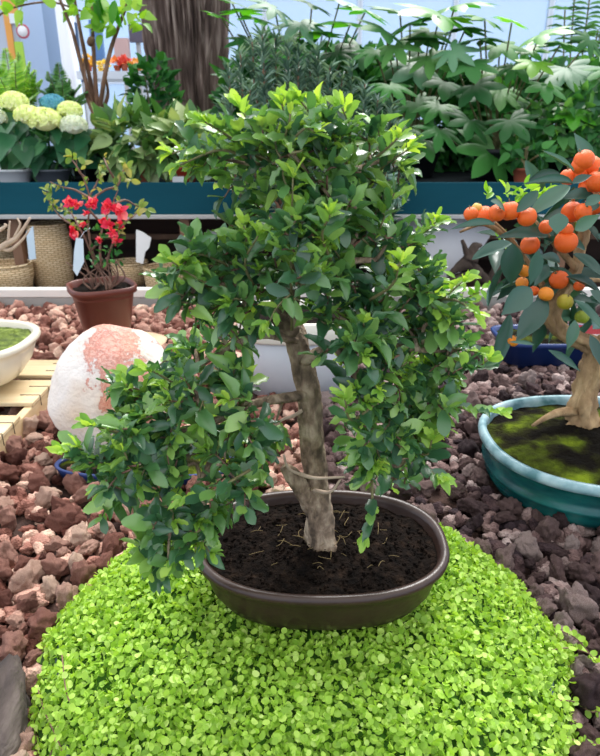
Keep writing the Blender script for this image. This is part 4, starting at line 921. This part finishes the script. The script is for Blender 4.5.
# pale drooping leaves top of variegated
# --- needle-leaved shrub
NY=3.02; nx=W(318,200,NY)[0]
nd=empty('needle_leaf_shrub',(nx,NY,-.07),'blue green needle-leaved shrub with upright stems right behind the bonsai','shrub')
nursery_pot(nd,nx,NY,.13,.22,M['black_plastic'],-.069)
ms=MB(); P=[];D=[];N=[]
NS=[(228,68),(240,52),(252,42),(262,34),(275,38),(288,44),(298,46),(310,52),(318,48),(330,66),(342,76),(352,66),(365,84),(378,100),(392,104),(398,125),(404,150),(394,170),(380,190),(398,200),(222,100),(232,130),(240,190),(255,215),(245,170),(262,120),(300,100),(330,120),(350,140),(285,80),(270,100),(315,85),(360,120),(335,160),(300,150),(250,90),(375,135),(355,180),(320,190),(300,70),(265,70),(340,100),(385,150),(285,120),(310,130),(360,160)]
for (x,y) in NS:
    e_=W(x,y,NY+rp.uniform(-.14,.12)); b0=np.array([nx+(e_[0]-nx)*.15,NY,.14]); m=np.array([nx+(e_[0]-nx)*.9,e_[1],max(.3,e_[2]-.30)]) if e_[2]>.5 else np.array([nx+(e_[0]-nx)*.7,e_[1],.55])
    Q=smooth_path([b0,m,e_],16); tube(ms,Q,[.008,.006,.003],6)
    k0=len(Q)//2-6
    for i in range(k0,len(Q)):
        d=norm(Q[i]-Q[i-1])
        for j in range(6):
            s=rnd_unit(1,rp)[0]; s=norm(s-d*s.dot(d)); P.append(Q[i-1]+(Q[i]-Q[i-1])*rp.random()); D.append(norm(s+d*.75)); N.append(norm(d+.3*rp.normal(size=3)))
obj('stems',ms,M['cane'],nd); mb=MB(); leaves(mb,[leaf_tpl('needle',4,.12,.12),leaf_tpl('needle',4,.1,-.1)],P,D,N,rp.uniform(.045,.07,len(P)),.0115,rp); obj('foliage',mb,M['needle'],nd,label='narrow blue green needles')
# --- large palmate-leaved plant (right)
PT=[palm_tpl(7,2.5,1,.48,.22),palm_tpl(7,2.6,2,.42,.32),palm_tpl(5,2.3,3,.50,.28)]
def palmate(name,px,Y,lab,lst,potm='black_plastic',pr=.15,ph=.16):
    x=W(px,150,Y)[0]; o=empty(name,(x,Y,BT),lab,'plant'); nursery_pot(o,x,Y,pr,ph,M[potm]); by={}
    ms=MB()
    for (lx,ly,r,mm,face) in lst:
        p=W(lx,ly,Y+rp.uniform(-.22,.05)); R=px2m(r,Y)*1.15; a=rp.uniform(-.5,.5); d=norm(np.array([rp.uniform(-.9,.9),-.75,-.35 if face else .1])); nn=norm(np.array([rp.uniform(-.3,.3),-.9 if face else -.35,.75]))
        leaves(by.setdefault(mm,MB()),PT,[p],[d],[nn],[R],[R],rp)
        tube(ms,smooth_path([(x+rp.uniform(-.03,.03),Y,BT+ph*.8),((x*.6+p[0]*.4),Y+.05,(BT+p[2])/2),p-nn*.003],6),.005,5)
    obj('stems',ms,M['twig'],o)
    for mm,mb in by.items(): obj('foliage',mb,M[mm],o)
palmate('palmate_leaf_plant',500,3.75,'large dark green plant with broad hand-shaped leaves above the citrus bonsai',
 [(500,90,32,'mid_leaf',1),(488,92,24,'pale_leaf',1),(566,68,46,'pale_leaf',1),(540,34,30,'bright_leaf',0),(526,48,22,'bright_leaf',1),(470,62,28,'mid_leaf',1),(452,50,24,'pale_leaf',1),(495,150,44,'dark_leaf',1),(520,100,26,'dark_leaf',1),(590,88,30,'pale_leaf',1),(545,85,24,'dark_leaf',1),(480,40,24,'dark_leaf',0),(510,120,30,'dark_leaf',1),(470,120,30,'dark_leaf',1),(572,110,26,'bright_leaf',1),(440,130,28,'dark_leaf',1),(610,70,30,'mid_leaf',1),(590,40,20,'mid_leaf',1),(500,45,26,'mid_leaf',1),(515,65,24,'mid_leaf',1),(485,20,26,'mid_leaf',0),(512,22,20,'bright_leaf',0),(560,45,22,'dark_leaf',0),(535,62,22,'lime_leaf',1),(490,70,20,'lime_leaf',1),(475,85,28,'mid_leaf',1)])
palmate('palmate_leaf_plant',415,3.9,'broad-leaved plant with hand-shaped leaves behind the needle-leaved shrub, right side',
 [(405,62,34,'mid_leaf',1),(430,56,28,'mid_leaf',1),(418,66,30,'pale_leaf',1),(390,85,26,'dark_leaf',1),(445,82,26,'dark_leaf',1),(415,102,30,'mid_leaf',1),(420,40,24,'dark_leaf',0),(440,14,44,'bright_leaf',0),(455,6,36,'bright_leaf',0),(400,12,34,'pale_leaf',0),(385,30,28,'mid_leaf',0),(375,50,24,'dark_leaf',1),(440,105,26,'dark_leaf',1),(400,125,28,'mid_leaf',1),(425,140,26,'dark_leaf',1),(410,25,30,'mid_leaf',0),(430,32,26,'mid_leaf',1),(465,30,24,'dark_leaf',0),(395,45,26,'mid_leaf',1),(455,20,22,'lime_leaf',0)],'black_plastic')
palmate('palmate_leaf_plant',300,4.15,'bright green broad-leaved plant rising above the needle-leaved shrub, right of the thick trunk',
 [(350,24,34,'bright_leaf',0),(365,12,30,'bright_leaf',0),(300,22,30,'pale_leaf',1),(322,35,26,'bright_leaf',0),(285,35,26,'mid_leaf',1),(262,20,28,'bright_leaf',0),(240,12,24,'bright_leaf',0),(222,18,20,'bright_leaf',0),(275,8,26,'pale_leaf',0),(312,4,28,'mid_leaf',0),(340,0,28,'pale_leaf',0),(248,40,22,'dark_leaf',1),(335,52,24,'dark_leaf',1),(232,2,22,'mid_leaf',0),(300,50,24,'dark_leaf',1),(268,52,24,'dark_leaf',1),(360,50,24,'dark_leaf',1)])
# --- ivy-like bush with clay pot behind the citrus
potted('potted_ivy',525,165,3.42,.06,.075,'terracotta',(.12,.10,.06),50,TPO,.07,.045,'dark_leaf','dark leafy plant in a small clay pot just left of the uppermost oranges','plant',dz=.02,potlabel='clay pot')
potted('potted_shrub',570,150,3.62,.12,.12,'black_plastic',(.34,.16,.20),420,TPO,.08,.05,'mid_leaf','mid green leafy shrub on the bench above the citrus bonsai at the right','shrub')
# --- dense dark shrubs behind everything
for (px,Y,w,hh,nn,lab,mt) in [(265,4.45,.30,.42,420,'dark evergreen shrub right of the thick trunk, behind the needle-leaved shrub','dark_leaf'),(345,4.5,.40,.42,600,'dark evergreen shrub straight behind the needle-leaved shrub','dark_leaf'),
     (440,4.45,.40,.36,600,'dense dark shrub behind the broad-leaved plants, middle of the right side','dark_leaf'),(535,4.5,.45,.34,650,'dense dark shrub behind the large hand-shaped leaves at the right','dark_leaf'),(630,4.4,.40,.45,500,'dense green shrub at the right edge behind the bench','mid_leaf')]:
    potted('evergreen_shrub',px,120,Y,.14,.16,'black_plastic',(w,.22,hh*.95),int(nn*1.8),TPO,.12,.078,mt,lab,'shrub',dz=-.10)
ff=empty('fern_plant',(W(588,60,4.9)[0],4.9,-.7),'tall upright fern with arching leaflets at the top right corner','plant'); 
ms=MB(); ml=MB()
for (x,y) in [(575,-10),(590,-5),(605,10),(565,10),(598,30),(618,20)]:
    e_=W(x,y,4.9); P=smooth_path([(W(588,60,4.9)[0],4.9,-.7),((W(588,60,4.9)[0]+e_[0])/2,4.9,.6),e_],16); tube(ms,P,.006,5)
    for i in range(14,len(P)):
        for sg in (-1,1): leaves(ml,[leaf_tpl('lance',4,.1,.25)],[P[i]],[norm([sg,-.2,.25])],[norm([0,-.6,1])],[.13],[.035],rp)
obj('fronds',ms,M['twig'],ff); obj('leaflets',ml,M['mid_leaf'],ff)

# ================================================================== FAR BACKGROUND
WY=8.6
skyb=plain('pale_blue_wall','#c4d8ee',.7); white=plain('white_wall','#e2e9f4',.7); mull=plain('white_mullion','#d5dfec',.5)
b=MB(); box(b,-7,7,WY,WY+.1,-.7,.5); struct('wall_back',b,skyb)
b=MB(); box(b,-7,W(48,50,WY)[0],WY,WY+.1,.5,3.4); struct('wall_left',b,white)
glass,gnt,gb=newmat('greenhouse_glass'); gb.inputs['Base Color'].default_value=hexc('#a9cdec'); gb.inputs['Roughness'].default_value=.15; gb.inputs['Transmission Weight'].default_value=.0; gb.inputs['Alpha'].default_value=.45
xs=np.linspace(W(78,50,WY)[0],6.5,9)
for i in range(len(xs)-1):
    b=MB(); box(b,xs[i]+.03,xs[i+1]-.03,WY+.03,WY+.04,.5,3.2); w=struct('window_%d'%(i+1),b,glass)
    b=MB(); 
    box(b,xs[i]+.002,xs[i]+.03,WY,WY+.08,.505,3.2); box(b,xs[i+1]-.03,xs[i+1]-.002,WY,WY+.08,.505,3.2)
    for z_ in (1.25,2.2,3.15): box(b,xs[i]+.03,xs[i+1]-.03,WY+.0,WY+.025,z_,z_+.05)
    obj('window_frame',b,mull,w,False)
def panel(name,x0,y0,x1,y1,Y,col,lab,cat,th=.06):
    a=W(x0,y0,Y); c=W(x1,y1,Y); zb=min(c[2],a[2]); mb=MB(); box(mb,a[0],c[0],Y,Y+th,zb,max(c[2],a[2]))
    o=obj(name,mb,plain(name+col.strip('#'),col,.7),smooth=False,origin=((a[0]+c[0])/2,Y,zb)); tag(o,lab,cat)
    mb=MB(); xm=(a[0]+c[0])/2; box(mb,xm-.02,xm+.02,Y+th,Y+th+.04,-.7,zb+.1); obj('stand_post',mb,M['alu'],o,False); return o
# left display wall with signs
b=MB(); a=W(-20,0,6.4); c=W(31,120,6.4); 
ds=empty('display_wall',((a[0]+c[0])/2,6.4,-.7),'grey stand wall with orange and lime panels at the far left','display')
box(b,a[0]-.3,c[0],6.4,6.46,-.7,2.5); obj('wall_panel',b,plain('grey_panel','#b9c4d6',.7),ds,False)
for nm,(x0,y0,x1,y1),col,dy in (('orange_panel',(5,22,17,60),'#e8a24e',.02),('orange_panel',(0,-10,20,22),'#e6a65a',.02),('lime_panel',(15,42,30,90),'#a9d24a',.025),('white_notice',(10,14,18,24),'#e6eef2',.03)):
    p=W(x0,y0,6.4);q=W(x1,y1,6.4); b=MB(); box(b,p[0],q[0],6.4-dy,6.4,q[2],p[2]); obj(nm,b,plain(nm+col.strip('#'),col,.6),ds,False)
p=W(22,31,6.35); R=px2m(5,6.3)*1.05
mb=MB(); a_=np.linspace(0,2*PI,33)
tube(mb,np.stack([p[0]+R*np.cos(a_),np.full(33,6.37),p[2]+R*np.sin(a_)],1),R*.2,8,cap=False); sg=obj('sign_ring',mb,plain('red_ring','#b8465a',.5),ds,label='red ring sign')
mb=MB(); tube(mb,[(p[0],6.385,p[2]),(p[0],6.36,p[2])],R*.9,24); obj('sign_face',mb,plain('white_face','#f0f0f4',.5),sg)
# big pale panel, grey strip, white column
p=W(25,0,6.9);q=W(52,0,6.9); b=MB(); box(b,p[0]-.2,q[0],6.9,6.95,-.7,2.6); tag(obj('pale_partition',b,plain('pale_blue_partition','#cfe0f4',.6),smooth=False),'wide pale blue partition beside the orange panels, far left background','partition')
p=W(46,40,6.7);q=W(60,40,6.7); b=MB(); box(b,p[0],q[0],6.7,6.76,-.7,2.6); tag(obj('grey_partition',b,plain('grey_blue_partition','#98aecb',.6),smooth=False),'narrow grey blue upright strip beside the white column','partition')
p=W(60,40,6.5);q=W(73,40,6.5); b=MB(); lathe(b,(p[0]+q[0])/2,6.5,[(0,-.7),(0,2.6)],(q[0]-p[0])/2,.08,3,24,capt=True); tag(obj('white_column',b,plain('white_paint','#eef2fa',.5)),'white column behind the ferns and brown canes','column')
panel('dark_blue_panel',74,22,82,82,6.6,'#274a72','dark blue panel just right of the white column','panel')
panel('poster',113,38,130,64,6.8,'#c9a8a4','faded pink poster in the distance between the canes and the thick trunk','poster')
panel('dark_window',128,24,143,42,6.9,'#5b5666','small dark framed screen left of the thick trunk, far behind','screen')
panel('blue_poster',88,20,104,60,7.0,'#5f86b8','blue poster in the distance between the brown canes','poster')
# far display table with flowers
dt=empty('flower_table',(W(110,80,6.0)[0],6.0,-.7),'distant white table of yellow and orange flowers seen between the canes','table')
p=W(80,72,6.0);q=W(150,72,6.0); mb=MB(); box(mb,p[0],q[0],5.9,6.3,p[2]-.06,p[2]); obj('table_top',mb,white,dt,False)
for x_ in (p[0]+.05,q[0]-.05): mb=MB(); box(mb,x_-.03,x_+.03,6.0,6.1,-.7,p[2]-.06); obj('leg',mb,white,dt,False)
for i,(x,y,c_) in enumerate([(88,60,'#f2b62c'),(117,63,'#f08a3a'),(124,62,'#e8503c'),(104,66,'#f2d24a'),(136,64,'#f0b04a')]):
    Yf=6.05; c=W(x,y,Yf); zb=p[2]+.001
    o=empty('flower_pot_plant',(c[0],Yf,zb),['yellow flowers left of the cane tree stems, far behind','orange flowers on the distant table','red orange flowers on the distant table beside the orange ones','pale yellow flowers on the distant table middle','light orange flowers at the right end of the distant table'][i],'flowers','distant flowers')
    mb=MB(); bush(mb,c,(.045,.04,.025),30,TPO,.045,.04); obj('blooms',mb,plain('bloom'+c_.strip('#'),c_,.6),o)
    mb=MB(); lathe(mb,c[0],Yf,[(-.015,zb),(0,max(c[2]-.02,zb+.02))],.035,.035,2,20,capt=True); obj('pot',mb,M['terracotta'],o)

# ================================================================== LIGHT
w=bpy.data.worlds.new('world'); bpy.context.scene.world=w; w.use_nodes=True; nt=w.node_tree; bg=nt.nodes['Background']
tc=nt.nodes.new('ShaderNodeTexCoord'); sx=nt.nodes.new('ShaderNodeSeparateXYZ'); nt.links.new(tc.outputs['Generated'],sx.inputs[0])
r=ramp(nt,[(0,'#6c6f6c'),(.45,'#a5adb6'),(.53,'#d3e5ff'),(.68,'#eaf2ff'),(.8,'#ffffff'),(1,'#ffffff')])
mp=nt.nodes.new('ShaderNodeMapRange'); mp.inputs[1].default_value=-1; mp.inputs[2].default_value=1; nt.links.new(sx.outputs['Z'],mp.inputs[0]); nt.links.new(mp.outputs[0],r.inputs[0]); nt.links.new(r.outputs[0],bg.inputs['Color'])
bg.inputs['Strength'].default_value=1.5
sd=bpy.data.lights.new('sun','SUN'); so_=bpy.data.objects.new('sun',sd); C.objects.link(so_); sd.energy=3.8; sd.angle=math.radians(24); sd.color=(1,.985,.95)
so_.rotation_euler=(math.radians(-36),math.radians(14),0)
vs=bpy.context.scene.view_settings; vs.view_transform='Standard'; vs.look='None'; vs.gamma=1; vs.use_curve_mapping=False; vs.exposure=0.13
